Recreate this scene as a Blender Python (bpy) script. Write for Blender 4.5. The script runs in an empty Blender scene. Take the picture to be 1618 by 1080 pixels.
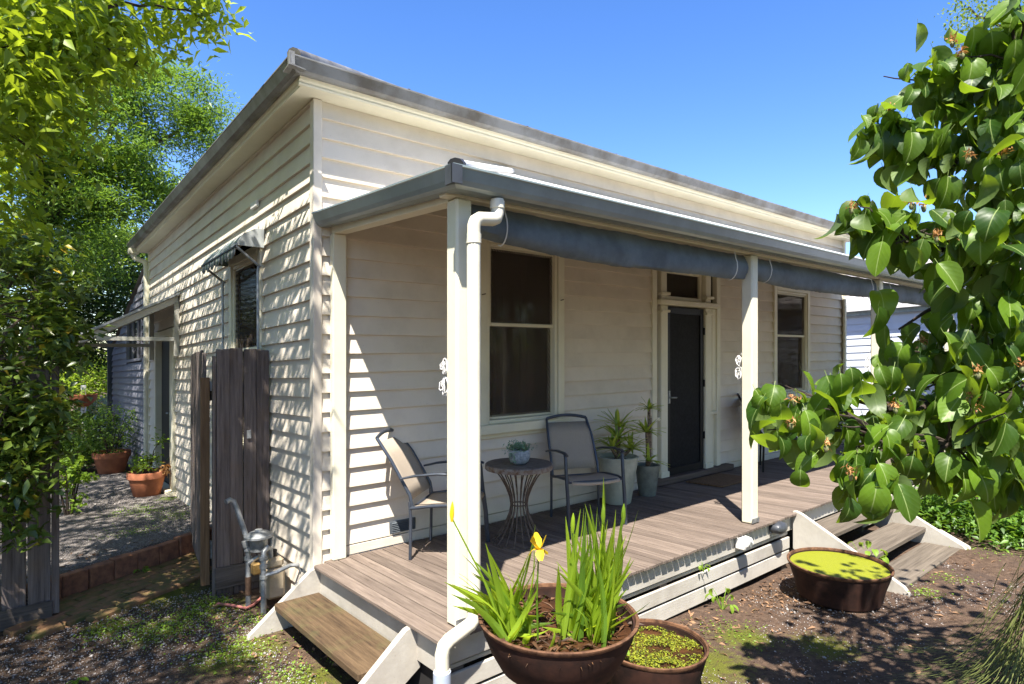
import bpy, bmesh, math, random
import numpy as np
from mathutils import Vector, Matrix, noise as mnoise

R = math.radians
random.seed(7)
rng = np.random.default_rng(7)
scene = bpy.context.scene
col = scene.collection

# ------------------------------------------------------------------ camera, sky, sun, exposure
cam_d = bpy.data.cameras.new('camera')
cam = bpy.data.objects.new('camera', cam_d)
col.objects.link(cam)
CAM = np.array([-1.744, -4.371, 1.56])
cam.location = CAM
cam.rotation_euler = (R(90), 0, -math.atan2(.6375, .7703))
cam_d.sensor_width = 36
cam_d.lens = 959 / 1618 * 36
cam_d.shift_y = 13 / 1618
cam_d.clip_start = .05
cam_d.clip_end = 600
scene.camera = cam

LIGHT = np.array([1.0, 1.0, -2.55])          # direction the sunlight travels
sun_el = math.atan2(2.55, math.hypot(1, 1))
world = bpy.data.worlds.new('World')
scene.world = world
world.use_nodes = True
nt = world.node_tree
bg = nt.nodes['Background']
sky = nt.nodes.new('ShaderNodeTexSky')
sky.sky_type = 'NISHITA'
sky.sun_disc = False
sky.sun_elevation = sun_el
sky.sun_rotation = math.atan2(-LIGHT[0], -LIGHT[1])
sky.altitude = 300
sky.air_density = 1.0
sky.dust_density = .5
sky.ozone_density = 2.2
hs = nt.nodes.new('ShaderNodeHueSaturation')
hs.inputs['Hue'].default_value = .512
hs.inputs['Saturation'].default_value = 1.28
hs.inputs['Value'].default_value = 1.22
nt.links.new(sky.outputs[0], hs.inputs['Color'])
nt.links.new(hs.outputs[0], bg.inputs['Color'])
bg.inputs['Strength'].default_value = .084
sun_d = bpy.data.lights.new('sun', 'SUN')
sun_d.energy = 5.0
sun_d.angle = R(.53)
sun_d.color = (1, .945, .86)
sun = bpy.data.objects.new('sun', sun_d)
sun.rotation_euler = Vector(LIGHT).to_track_quat('-Z', 'Y').to_euler()
sun.location = (-6, -8, 20)
col.objects.link(sun)
scene.view_settings.view_transform = 'Standard'
scene.view_settings.look = 'None'
scene.view_settings.gamma = 1
scene.view_settings.use_curve_mapping = False
scene.view_settings.exposure = 1.6
scene.render.engine = 'CYCLES'
scene.cycles.max_bounces = 7
scene.cycles.diffuse_bounces = 4
scene.cycles.transparent_max_bounces = 6
scene.cycles.use_denoising = True

# ------------------------------------------------------------------ helpers
SLOPE = .0394        # the house and its garden fall gently towards the rear


def sh(v):
    """level plan coordinates -> the place as it stands, falling to the rear"""
    v = np.array(v, dtype=float).reshape(-1, 3).copy()
    v[:, 2] -= SLOPE * np.clip(v[:, 1], -7, 14)
    return v


def P(x, y, z):
    return Vector(sh([(x, y, z)])[0])


FW = np.array([.6375, .7703, 0]); FW /= np.linalg.norm(FW)
RT = np.array([FW[1], -FW[0], 0])


def at(u, v, Z):
    """point seen at photograph position u, v at the depth Z metres"""
    return CAM + Z * (FW + RT * ((u - 809) / 959) - np.array([0, 0, (v - 553) / 959]))


def to_px(p):
    d = np.asarray(p) - CAM
    f = d @ FW
    return 809 + 959 * (d @ RT) / f, 553 - 959 * d[..., 2] / f, f


def tag(o, label=None, cat=None, group=None, kind=None):
    if label: o['label'] = label
    if cat: o['category'] = cat
    if group: o['group'] = group
    if kind: o['kind'] = kind
    return o


def empty(name, loc=(0, 0, 0), rz=0):
    o = bpy.data.objects.new(name, None)
    o.location = loc
    o.rotation_euler = (0, 0, rz)
    o.empty_display_size = .1
    col.objects.link(o)
    return o


def link(name, me, m, parent=None, loc=None, rot=None):
    o = bpy.data.objects.new(name, me)
    if m is not None and not me.materials:
        me.materials.append(m)
    if loc is not None: o.location = loc
    if rot is not None: o.rotation_euler = rot
    if parent is not None: o.parent = parent
    col.objects.link(o)
    return o


class MB:
    """collects shapes for ONE mesh"""
    def __init__(s):
        s.v = []; s.f = []; s.uv = None

    def add(s, vs, fs):
        b = len(s.v)
        s.v += [tuple(map(float, p)) for p in vs]
        s.f += [tuple(b + i for i in f) for f in fs]
        return s

    def box(s, x0, x1, y0, y1, z0, z1):
        return s.add([(x0, y0, z0), (x1, y0, z0), (x1, y1, z0), (x0, y1, z0), (x0, y0, z1), (x1, y0, z1), (x1, y1, z1), (x0, y1, z1)],
                     [(0, 3, 2, 1), (4, 5, 6, 7), (0, 1, 5, 4), (1, 2, 6, 5), (2, 3, 7, 6), (3, 0, 4, 7)])

    def prism(s, poly, fa, fb):
        """poly: list of 2d; fa, fb map 2d -> 3d for both ends"""
        n = len(poly)
        vs = [fa(*p) for p in poly] + [fb(*p) for p in poly]
        fs = [tuple(range(n - 1, -1, -1)), tuple(range(n, 2 * n))]
        fs += [(i, (i + 1) % n, n + (i + 1) % n, n + i) for i in range(n)]
        return s.add(vs, fs)

    def px(s, poly, x0, x1):      # section in (y, z) along x
        return s.prism(poly, lambda p, q: (x0, p, q), lambda p, q: (x1, p, q))

    def py(s, poly, y0, y1):      # section in (x, z) along y
        return s.prism(poly, lambda p, q: (p, y0, q), lambda p, q: (p, y1, q))

    def pz(s, poly, z0, z1):
        return s.prism(poly, lambda p, q: (p, q, z0), lambda p, q: (p, q, z1))

    def tube(s, pts, r, n=8, cap=True, flat=1.0):
        pts = [Vector(p) for p in pts]
        rs = r if isinstance(r, (list, tuple)) else [r] * len(pts)
        vs, fs = [], []
        up = Vector((0, 0, 1))
        t0 = (pts[1] - pts[0]).normalized()
        if abs(t0.dot(up)) > .95: up = Vector((1, 0, 0))
        nrm = (up - t0 * up.dot(t0)).normalized()
        for i, p in enumerate(pts):
            if i == 0: t = t0
            elif i == len(pts) - 1: t = (pts[i] - pts[i - 1]).normalized()
            else: t = ((pts[i + 1] - p).normalized() + (p - pts[i - 1]).normalized()).normalized()
            nrm = (nrm - t * nrm.dot(t))
            if nrm.length < 1e-6: nrm = t.orthogonal()
            nrm.normalize()
            b = t.cross(nrm)
            for k in range(n):
                a = 2 * math.pi * k / n
                vs.append(p + (nrm * math.cos(a) * flat + b * math.sin(a)) * rs[i])
        for i in range(len(pts) - 1):
            for k in range(n):
                fs.append((i * n + k, i * n + (k + 1) % n, (i + 1) * n + (k + 1) % n, (i + 1) * n + k))
        if cap:
            fs.append(tuple(range(n - 1, -1, -1)))
            fs.append(tuple((len(pts) - 1) * n + k for k in range(n)))
        return s.add(vs, fs)

    def lathe(s, prof, n=32, c=(0, 0, 0), wob=0, caps=True):
        vs, fs = [], []
        ph = random.random() * 6
        for r, z in prof:
            for k in range(n):
                a = 2 * math.pi * k / n
                w = 1 + wob * math.sin(2 * a + ph) + wob * .6 * math.sin(3 * a + ph * 2)
                vs.append((c[0] + r * w * math.cos(a), c[1] + r * w * math.sin(a), c[2] + z))
        for i in range(len(prof) - 1):
            for k in range(n):
                fs.append((i * n + k, i * n + (k + 1) % n, (i + 1) * n + (k + 1) % n, (i + 1) * n + k))
        if caps and prof[0][0] > 1e-5: fs.append(tuple(range(n - 1, -1, -1)))
        if caps and prof[-1][0] > 1e-5 and abs(prof[-1][1] - prof[-2][1]) > .004: fs.append(tuple((len(prof) - 1) * n + k for k in range(n)))
        return s.add(vs, fs)

    def xf(s, M):
        s.v = [tuple(M @ Vector(p)) for p in s.v]
        return s

    def jitter(s, k):
        s.v = [(x + random.uniform(-k, k), y + random.uniform(-k, k), z + random.uniform(-k, k)) for x, y, z in s.v]
        return s

    def mesh(s, name, shear=True, bevel=0, smooth=False, seg=1):
        v = sh(s.v) if shear else np.array(s.v)
        me = bpy.data.meshes.new(name)
        me.from_pydata(v.tolist(), [], s.f)
        if bevel:
            bm = bmesh.new(); bm.from_mesh(me)
            es = [e for e in bm.edges if len(e.link_faces) == 2 and e.calc_face_angle(0) > .6]
            bmesh.ops.bevel(bm, geom=es, offset=bevel, segments=seg, affect='EDGES', clamp_overlap=True)
            bm.to_mesh(me); bm.free()
        if smooth:
            me.polygons.foreach_set('use_smooth', [True] * len(me.polygons))
            try: me.set_sharp_from_angle(angle=R(38))
            except Exception: pass
        me.update()
        return me

    def build(s, name, m, parent=None, shear=True, bevel=0, smooth=False, loc=None, rot=None):
        return link(name, s.mesh(name, shear, bevel, smooth), m, parent, loc, rot)


def npmesh(name, V, F, m, parent=None, uv=None, smooth=False, loc=None):
    """V (n,3), F (m,k) constant k"""
    me = bpy.data.meshes.new(name)
    k = F.shape[1]
    me.vertices.add(len(V)); me.vertices.foreach_set('co', V.astype(np.float32).ravel())
    me.loops.add(F.size); me.loops.foreach_set('vertex_index', F.astype(np.int32).ravel())
    me.polygons.add(len(F))
    me.polygons.foreach_set('loop_start', np.arange(0, F.size, k, dtype=np.int32))
    if smooth: me.polygons.foreach_set('use_smooth', np.ones(len(F), dtype=bool))
    me.update(calc_edges=True)
    me.validate()
    return link(name, me, m, parent, loc)


# ------------------------------------------------------------------ materials
def new_mat(name):
    m = bpy.data.materials.new(name)
    m.use_nodes = True
    n = m.node_tree
    for x in list(n.nodes): n.nodes.remove(x)
    out = n.nodes.new('ShaderNodeOutputMaterial')
    return m, n, out


def coords(n, scale=(1, 1, 1), rnd=True):
    tc = n.nodes.new('ShaderNodeTexCoord')
    mp = n.nodes.new('ShaderNodeMapping')
    mp.inputs['Scale'].default_value = scale
    if rnd:
        oi = n.nodes.new('ShaderNodeObjectInfo')
        mu = n.nodes.new('ShaderNodeVectorMath'); mu.operation = 'MULTIPLY_ADD'
        cb = n.nodes.new('ShaderNodeCombineXYZ')
        for i in range(3): n.links.new(oi.outputs['Random'], cb.inputs[i])
        n.links.new(cb.outputs[0], mu.inputs[0])
        mu.inputs[1].default_value = (31, 47, 23)
        n.links.new(tc.outputs['Object'], mu.inputs[2])
        n.links.new(mu.outputs[0], mp.inputs['Vector'])
    else:
        n.links.new(tc.outputs['Object'], mp.inputs['Vector'])
    return mp.outputs[0]


def noise_n(n, vec, scale, detail=4, rough=.55):
    t = n.nodes.new('ShaderNodeTexNoise')
    t.inputs['Scale'].default_value = scale
    t.inputs['Detail'].default_value = detail
    t.inputs['Roughness'].default_value = rough
    n.links.new(vec, t.inputs['Vector'])
    return t.outputs['Fac']


def ramp(n, fac, stops):
    r = n.nodes.new('ShaderNodeValToRGB')
    el = r.color_ramp.elements
    while len(el) < len(stops): el.new(.5)
    for e, (p, c) in zip(el, stops):
        e.position = p
        e.color = (*c, 1) if len(c) == 3 else c
    n.links.new(fac, r.inputs[0])
    return r.outputs[0]


def mixc(n, fac, a, b, mode='MIX'):
    x = n.nodes.new('ShaderNodeMix'); x.data_type = 'RGBA'; x.blend_type = mode
    for s, val in ((x.inputs['Factor'], fac), (x.inputs['A'], a), (x.inputs['B'], b)):
        if isinstance(val, (int, float)): s.default_value = val
        elif isinstance(val, tuple): s.default_value = (*val, 1)
        else: n.links.new(val, s)
    return x.outputs['Result']


def math_n(n, op, a, b=None, c=None):
    x = n.nodes.new('ShaderNodeMath'); x.operation = op
    for i, val in enumerate((a, b, c)):
        if val is None: continue
        if isinstance(val, (int, float)): x.inputs[i].default_value = val
        else: n.links.new(val, x.inputs[i])
    return x.outputs[0]


def principled(n, out, colr, rough=.6, bump=None, bstr=.3, bdist=.01, metal=0, spec=.4):
    b = n.nodes.new('ShaderNodeBsdfPrincipled')
    if isinstance(colr, tuple): b.inputs['Base Color'].default_value = (*colr, 1)
    else: n.links.new(colr, b.inputs['Base Color'])
    if isinstance(rough, (int, float)): b.inputs['Roughness'].default_value = rough
    else: n.links.new(rough, b.inputs['Roughness'])
    b.inputs['Metallic'].default_value = metal
    b.inputs['Specular IOR Level'].default_value = spec
    if bump is not None:
        bp = n.nodes.new('ShaderNodeBump')
        bp.inputs['Strength'].default_value = bstr
        bp.inputs['Distance'].default_value = bdist
        n.links.new(bump, bp.inputs['Height'])
        n.links.new(bp.outputs[0], b.inputs['Normal'])
    n.links.new(b.outputs[0], out.inputs['Surface'])
    return b


def rnd_val(n, lo, hi):
    oi = n.nodes.new('ShaderNodeObjectInfo')
    mr = n.nodes.new('ShaderNodeMapRange')
    n.links.new(oi.outputs['Random'], mr.inputs[0])
    mr.inputs[3].default_value = lo; mr.inputs[4].default_value = hi
    return mr.outputs[0]


def scale_col(n, colr, val):
    h = n.nodes.new('ShaderNodeHueSaturation')
    n.links.new(colr, h.inputs['Color'])
    n.links.new(val, h.inputs['Value'])
    return h.outputs[0]


def m_paint(name, c, dirt=(.3, .26, .2), amount=.25, rough=.55, gap=.06, grain=(3, 3, 30), bst=.15):
    m, n, out = new_mat(name)
    v = coords(n)
    v2 = coords(n, grain)
    a = noise_n(n, v, 2.3, 6, .65)
    f = noise_n(n, v2, 6, 5, .6)
    fac = math_n(n, 'MULTIPLY', math_n(n, 'SUBTRACT', a, .42), amount * 4)
    fac = math_n(n, 'MAXIMUM', math_n(n, 'MINIMUM', fac, amount), 0)
    cc = mixc(n, fac, c, dirt)
    sp = noise_n(n, v, 60, 2)
    spm = math_n(n, 'MULTIPLY', math_n(n, 'GREATER_THAN', sp, .73), .35)
    cc = mixc(n, spm, cc, dirt)
    cc = scale_col(n, cc, rnd_val(n, 1 - gap, 1 + gap))
    principled(n, out, cc, rough, f, bst, .004, spec=.35)
    return m


def m_wood(name, c1, c2, axis=1, scale=1.0, rough=.8, bst=.5, var=.16, knots=True, stain=None, stain_amt=.0):
    """weathered timber, grain along axis"""
    m, n, out = new_mat(name)
    s = [26 * scale] * 3; s[axis] = 1.1 * scale
    v = coords(n, tuple(s))
    s2 = [7 * scale] * 3; s2[axis] = .7 * scale
    v2 = coords(n, tuple(s2))
    g = noise_n(n, v, 2.2, 6, .7)
    big = noise_n(n, v2, 1.2, 4, .6)
    mixf = math_n(n, 'ADD', math_n(n, 'MULTIPLY', g, .65), math_n(n, 'MULTIPLY', big, .35))
    cc = ramp(n, mixf, [(.32, c2), (.5, tuple((a + b) / 2 for a, b in zip(c1, c2))), (.66, c1)])
    crack = ramp(n, g, [(.30, (0, 0, 0)), (.38, (1, 1, 1))])
    cc = mixc(n, .6, cc, mixc(n, crack, (.03, .022, .018), cc))
    if stain:
        v3 = coords(n)
        st = noise_n(n, v3, 3.5, 5, .6)
        cc = mixc(n, math_n(n, 'MULTIPLY', ramp(n, st, [(.5, (0, 0, 0)), (.66, (1, 1, 1))]), stain_amt), cc, stain)
    cc = scale_col(n, cc, rnd_val(n, 1 - var, 1 + var))
    principled(n, out, cc, rough, g, bst, .006, spec=.2)
    return m


def m_simple(name, c, rough=.5, metal=0, noise=.12, nscale=8, bst=.1, spec=.4, c2=None):
    m, n, out = new_mat(name)
    v = coords(n)
    a = noise_n(n, v, nscale, 6, .65)
    d = c2 or tuple(x * (1 - noise * 2.2) for x in c)
    cc = ramp(n, a, [(.36, d), (.62, c)])
    principled(n, out, cc, rough, a, bst, .004, metal, spec)
    return m


def m_leaf(name, c_dark, c_light, trans=(.25, .42, .04), tfac=.35, rough=.45, obj_random=False, veins=False, under=None, yellow=None, spec=.35):
    m, n, out = new_mat(name)
    if obj_random:
        oi = n.nodes.new('ShaderNodeObjectInfo'); rv = oi.outputs['Random']
    else:
        g = n.nodes.new('ShaderNodeNewGeometry'); rv = g.outputs['Random Per Island']
    stops = [(0, c_dark), (.8, c_light), (1, c_light)]
    if yellow: stops = [(0, c_dark), (.75, c_light), (.94, c_light), (.97, yellow), (1, yellow)]
    cc = ramp(n, rv, stops)
    tcc = mixc(n, rv, trans, tuple(min(1, x * 1.3) for x in trans))
    bump = None
    if veins:
        uv = n.nodes.new('ShaderNodeUVMap')
        sp = n.nodes.new('ShaderNodeSeparateXYZ')
        n.links.new(uv.outputs[0], sp.inputs[0])
        au = math_n(n, 'ABSOLUTE', math_n(n, 'SUBTRACT', sp.outputs[0], .5))
        mid = math_n(n, 'LESS_THAN', au, .018)
        lat = math_n(n, 'SINE', math_n(n, 'MULTIPLY', math_n(n, 'SUBTRACT', sp.outputs[1], math_n(n, 'MULTIPLY', au, .9)), 38))
        latm = math_n(n, 'GREATER_THAN', lat, .955)
        vm = math_n(n, 'MAXIMUM', math_n(n, 'MULTIPLY', mid, .75), math_n(n, 'MULTIPLY', latm, .10))
        cc = mixc(n, vm, cc, (.30, .38, .13))
        bump = math_n(n, 'ADD', math_n(n, 'MULTIPLY', lat, .5), math_n(n, 'MULTIPLY', mid, -1))
        blot = noise_n(n, uv.outputs[0], 5, 4)
        cc = mixc(n, math_n(n, 'MULTIPLY', blot, .35), cc, tuple(x * .45 for x in c_dark))
    if under:
        g2 = n.nodes.new('ShaderNodeNewGeometry')
        cc = mixc(n, math_n(n, 'MULTIPLY', g2.outputs['Backfacing'], .8), cc, under)
    b = n.nodes.new('ShaderNodeBsdfPrincipled')
    n.links.new(cc, b.inputs['Base Color'])
    b.inputs['Roughness'].default_value = rough
    b.inputs['Specular IOR Level'].default_value = spec
    if bump is not None:
        bp = n.nodes.new('ShaderNodeBump'); bp.inputs['Strength'].default_value = .07; bp.inputs['Distance'].default_value = .003
        n.links.new(bump, bp.inputs['Height']); n.links.new(bp.outputs[0], b.inputs['Normal'])
    t = n.nodes.new('ShaderNodeBsdfTranslucent')
    n.links.new(tcc, t.inputs['Color'])
    mx = n.nodes.new('ShaderNodeMixShader'); mx.inputs[0].default_value = tfac
    n.links.new(b.outputs[0], mx.inputs[1]); n.links.new(t.outputs[0], mx.inputs[2])
    n.links.new(mx.outputs[0], out.inputs['Surface'])
    return m


def m_glass(name, tint=(.010, .009, .008), rough=.04):
    m, n, out = new_mat(name)
    d = n.nodes.new('ShaderNodeBsdfTransparent'); d.inputs['Color'].default_value = (.62, .60, .57, 1)
    g = n.nodes.new('ShaderNodeBsdfGlossy'); g.inputs['Roughness'].default_value = rough
    g.inputs['Color'].default_value = (.85, .85, .85, 1)
    v = coords(n)
    bp = n.nodes.new('ShaderNodeBump'); bp.inputs['Strength'].default_value = .05; bp.inputs['Distance'].default_value = .01
    n.links.new(noise_n(n, v, 2.0, 2), bp.inputs['Height']); n.links.new(bp.outputs[0], g.inputs['Normal'])
    lw = n.nodes.new('ShaderNodeFresnel'); lw.inputs[0].default_value = 1.5
    mx = n.nodes.new('ShaderNodeMixShader')
    n.links.new(lw.outputs[0], mx.inputs[0])
    n.links.new(d.outputs[0], mx.inputs[1]); n.links.new(g.outputs[0], mx.inputs[2])
    n.links.new(mx.outputs[0], out.inputs['Surface'])
    return m


def m_mesh(name, c=(.012, .012, .013), open_amt=.12, scale=500):
    """woven wire screen"""
    m, n, out = new_mat(name)
    v = coords(n)
    a = noise_n(n, v, 40, 3)
    cc = ramp(n, a, [(.3, tuple(x * .7 for x in c)), (.7, tuple(x * 1.5 for x in c))])
    b = principled(n, out, cc, .7, a, .3, .002, spec=.15)
    return m


def m_fly(name, c=(.085, .07, .058), open_=.40):
    m, n, out = new_mat(name)
    d = n.nodes.new('ShaderNodeBsdfDiffuse'); d.inputs['Color'].default_value = (*c, 1)
    t = n.nodes.new('ShaderNodeBsdfTransparent')
    v = coords(n, (1, 1, 1))
    sp = n.nodes.new('ShaderNodeSeparateXYZ'); n.links.new(v, sp.inputs[0])
    w = math_n(n, 'SINE', math_n(n, 'MULTIPLY', math_n(n, 'ADD', sp.outputs[0], math_n(n, 'MULTIPLY', sp.outputs[2], .6)), 210))
    f = math_n(n, 'ADD', math_n(n, 'MULTIPLY', w, .10), open_)
    f = math_n(n, 'ADD', f, math_n(n, 'MULTIPLY', math_n(n, 'SUBTRACT', noise_n(n, v, 3, 4), .5), .5))
    mx = n.nodes.new('ShaderNodeMixShader')
    n.links.new(f, mx.inputs[0]); n.links.new(t.outputs[0], mx.inputs[1]); n.links.new(d.outputs[0], mx.inputs[2])
    n.links.new(mx.outputs[0], out.inputs['Surface'])
    return m


M = {}
M['fly'] = m_fly('fly_screen')
M['board'] = m_paint('board_paint', (.655, .585, .485), (.36, .31, .24), .30, .6, .03, (2, 2, 34), .22)
M['cream'] = m_paint('cream_paint', (.70, .66, .51), (.40, .36, .25), .22, .45, .03)
M['fascia_w'] = m_paint('fascia_paint', (.47, .44, .385), (.20, .17, .13), .45, .6, .05, (3, 30, 30), .3)
M['stringer'] = m_paint('stringer_paint', (.46, .43, .37), (.22, .18, .14), .5, .65, .05, (3, 30, 3), .5)
M['gutter'] = m_simple('gutter_metal', (.20, .205, .205), .45, .0, .2, 3, .05, .5, (.09, .08, .065))
M['vgutter'] = m_simple('verandah_gutter_metal', (.235, .285, .29), .26, .0, .10, 2.5, .02, .7)
M['roof'] = m_simple('roof_sheet_metal', (.74, .74, .73), .5, .0, .08, 5, .05, .4, (.64, .63, .61))
M['ridge'] = m_simple('ridge_metal_and_cap_shade', (.03, .03, .032), .5, 0, .2, 5)  # black flashing, and the shade painted in at the hip cap's open end
M['pipe'] = m_simple('pipe_cream', (.66, .62, .49), .35, 0, .06, 5, .02)
M['pipe_grey'] = m_simple('pipe_grey', (.36, .41, .50), .45, 0, .1, 5, .05)
M['deck'] = m_wood('deck_timber', (.208, .163, .132), (.075, .056, .045), 1, 1.0, .78, .45, .2)
M['tread'] = m_wood('tread_timber', (.16, .105, .058), (.034, .021, .012), 1, .9, .85, .9, .1, stain=(.12, .13, .05), stain_amt=.35)
M['treadx'] = m_wood('tread_timber_x', (.175, .145, .112), (.06, .048, .037), 0, .8, .85, .7, .1)
M['paling'] = m_wood('paling_timber', (.185, .150, .132), (.052, .039, .034), 2, 1.0, .9, .8, .2, stain=(.15, .095, .055), stain_amt=.3)
M['palingx'] = m_wood('rail_timber', (.15, .125, .105), (.06, .048, .04), 0, 1.0, .9, .8, .15)
M['palingbrown'] = m_wood('brown_post_timber', (.26, .15, .075), (.10, .055, .028), 2, 1.0, .9, .7, .1)
M['sill'] = m_wood('sill_timber', (.16, .12, .095), (.07, .05, .04), 0, 1.0, .7, .4, .1)
M['blind'] = m_simple('blind_canvas', (.145, .172, .195), .7, 0, .2, 3, .3, .35)
M['cord'] = m_simple('white_cord', (.78, .77, .74), .7)
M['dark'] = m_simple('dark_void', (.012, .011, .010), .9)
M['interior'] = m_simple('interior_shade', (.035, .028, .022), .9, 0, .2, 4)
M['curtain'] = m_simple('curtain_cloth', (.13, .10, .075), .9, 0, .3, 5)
M['glass'] = m_glass('window_glass')
M['screen'] = m_mesh('door_screen')
M['blackmetal'] = m_simple('black_metal', (.009, .009, .010), .5, 0, .1, 6, .03, .3)
M['frame'] = m_simple('chair_frame_metal', (.055, .065, .085), .35, .3, .12, 10, .05)
M['sling'] = m_simple('chair_sling', (.36, .30, .235), .8, 0, .06, 120, .25)
M['darksling'] = m_simple('dark_chair_sling', (.014, .014, .016), .7, 0, .1, 80, .2)
M['rustwire'] = m_simple('table_wire', (.15, .115, .09), .65, .2, .3, 30, .2)
M['tabletop'] = m_simple('table_top_concrete', (.15, .125, .105), .8, 0, .2, 22, .3)
M['tablerim'] = m_simple('table_rim_zinc', (.24, .23, .22), .6, .3, .4, 28, .2, .4, (.12, .075, .05))
M['planter'] = m_simple('glazed_planter', (.44, .46, .37), .38, 0, .22, 5, .1, .5, (.28, .30, .24))
M['planter2'] = m_simple('dark_planter', (.22, .24, .20), .45, 0, .25, 6, .1, .5, (.11, .12, .10))
M['soil'] = m_simple('soil', (.035, .024, .017), .95, 0, .4, 40, 1.0)
M['mat'] = m_simple('coir', (.19, .105, .048), .95, 0, .25, 60, .9)
M['ceramic'] = m_simple('speckled_ceramic', (.36, .40, .44), .5, 0, .2, 60, .1, .4, (.17, .20, .24))
M['rust'] = m_simple('rusty_iron', (.048, .021, .014), .8, .1, .3, 9, .35, .22, (.018, .010, .008))
M['rustrim'] = m_simple('rusty_rim', (.15, .075, .04), .85, .0, .35, 22, .5, .2, (.05, .024, .014))
M['terra'] = m_simple('terracotta', (.40, .15, .075), .85, 0, .14, 6, .15, .2, (.27, .10, .055))
M['terraped'] = m_simple('pale_terracotta', (.30, .155, .10), .85, 0, .15, 8, .2)
M['galv'] = m_simple('galvanised_steel', (.36, .37, .37), .5, .55, .22, 14, .1)
M['meterbox'] = m_simple('meter_beige', (.42, .34, .23), .55, 0, .12, 8, .05)
M['brass'] = m_simple('brass', (.32, .20, .07), .45, .6, .2, 20)
M['copper'] = m_simple('copper_pipe', (.13, .08, .055), .5, .5, .2, 20)
M['hose'] = m_simple('pink_hose', (.36, .13, .11), .6, 0, .1, 10)
M['brick'] = m_simple('brick', (.36, .16, .085), .9, 0, .3, 13, .6, .2, (.18, .085, .055))
M['brickmoss'] = m_simple('mossy_brick', (.23, .12, .065), .95, 0, .3, 7, .6, .2, (.09, .095, .03))
M['white'] = m_simple('white_plastic', (.72, .70, .66), .5, 0, .06, 8, .03)
M['lampdark'] = m_simple('lamp_grey', (.05, .055, .065), .4, 0, .15, 8, .03)
M['grille'] = m_simple('grille_grey', (.10, .115, .13), .5, .2, .1, 8)
M['wing'] = m_paint('wing_paint', (.17, .17, .20), (.08, .08, .08), .3, .6, .05)
M['wingpost'] = m_simple('wing_post', (.05, .06, .075), .5)
M['canopy'] = m_simple('canopy_metal', (.34, .36, .37), .5, .1, .1, 6)
M['canopyframe'] = m_paint('canopy_frame_paint', (.42, .41, .36), (.22, .20, .15), .3, .55, .04)
M['bark'] = m_wood('bark', (.13, .095, .065), (.045, .032, .022), 2, .6, .95, 1.0, .1, stain=(.10, .11, .05), stain_amt=.4)
M['twig'] = m_simple('dark_twig', (.05, .035, .025), .9, 0, .3, 30, .4)
M['palmtrunk'] = m_simple('yucca_trunk', (.26, .19, .13), .9, 0, .35, 50, .8)
M['neigh'] = m_paint('neighbour_paint', (.62, .66, .72), (.40, .42, .45), .12, .6, .02)
M['neightrim'] = m_simple('neighbour_trim', (.36, .44, .47), .5)
M['neighroof'] = m_simple('neighbour_roof', (.62, .60, .58), .45, .3, .12, 3, .05, .4, (.50, .42, .36))
M['stonewall'] = m_simple('rough_stone', (.27, .22, .18), .95, 0, .4, 6, .8, .2, (.12, .09, .07))
M['litter'] = m_leaf('litter_leaf', (.045, .022, .012), (.26, .15, .08), (.2, .1, .05), .1, .8)
M['litterdark'] = m_leaf('wet_litter', (.02, .011, .006), (.13, .065, .03), (.1, .05, .02), .1, .6)
M['pebble'] = m_leaf('pebble_stone', (.10, .088, .08), (.38, .345, .32), (.1, .1, .1), 0.0, .85)
M['dryflower'] = m_leaf('withered_flower', (.22, .09, .03), (.50, .27, .11), (.4, .2, .05), .25, .8)
M['fruitlet'] = m_simple('young_fruit', (.22, .23, .10), .8, 0, .15, 30)
M['petal'] = m_leaf('iris_petal', (.70, .42, .01), (.85, .58, .02), (.9, .6, .02), .35, .5, obj_random=True)

# foliage
M['L_elder'] = m_leaf('elder_leaf', (.034, .080, .010), (.20, .28, .018), (.44, .55, .025), .38, .45)
M['L_ash'] = m_leaf('ash_leaf', (.030, .075, .014), (.115, .200, .030), (.26, .42, .035), .33, .42)
M['L_dark'] = m_leaf('evergreen_leaf', (.012, .034, .008), (.040, .078, .016), (.08, .15, .02), .25, .5)
M['L_mid'] = m_leaf('hedge_leaf', (.04, .085, .014), (.12, .20, .03), (.28, .42, .04), .35, .5)
M['L_camellia'] = m_leaf('glossy_shrub_leaf', (.028, .055, .012), (.115, .170, .026), (.24, .34, .03), .26, .34, yellow=(.45, .30, .03), spec=.5)
M['L_lime'] = m_leaf('lime_leaf', (.09, .16, .015), (.22, .32, .03), (.40, .52, .04), .4, .5)
M['L_ground'] = m_leaf('ground_cover_leaf', (.035, .085, .012), (.11, .21, .025), (.25, .42, .03), .32, .45)
M['L_birch'] = m_leaf('birch_leaf', (.05, .085, .015), (.12, .17, .03), (.25, .35, .04), .35, .5)
M['L_pale'] = m_leaf('pale_leaf', (.30, .32, .26), (.60, .60, .50), (.5, .55, .3), .3, .5)
M['L_quince'] = m_leaf('quince_leaf', (.014, .046, .006), (.105, .190, .013), (.34, .50, .02), .27, .42, obj_random=True, veins=True, under=(.085, .12, .04), spec=.27)
M['L_quince_m'] = m_leaf('quince_leaf_mass', (.015, .045, .006), (.092, .165, .012), (.30, .45, .02), .27, .44, veins=True, under=(.08, .115, .04), spec=.25)
M['L_iris'] = m_leaf('iris_blade', (.05, .115, .016), (.24, .34, .025), (.55, .68, .03), .42, .4, obj_random=True)
M['L_yucca'] = m_leaf('yucca_blade', (.20, .29, .04), (.42, .50, .07), (.40, .50, .06), .3, .4, obj_random=True)
M['L_succ'] = m_leaf('succulent_leaf', (.10, .20, .14), (.20, .33, .22), (.2, .35, .2), .15, .5)
M['L_flax'] = m_leaf('flax_strand', (.06, .075, .02), (.15, .17, .05), (.18, .22, .04), .25, .5, obj_random=True)
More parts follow.
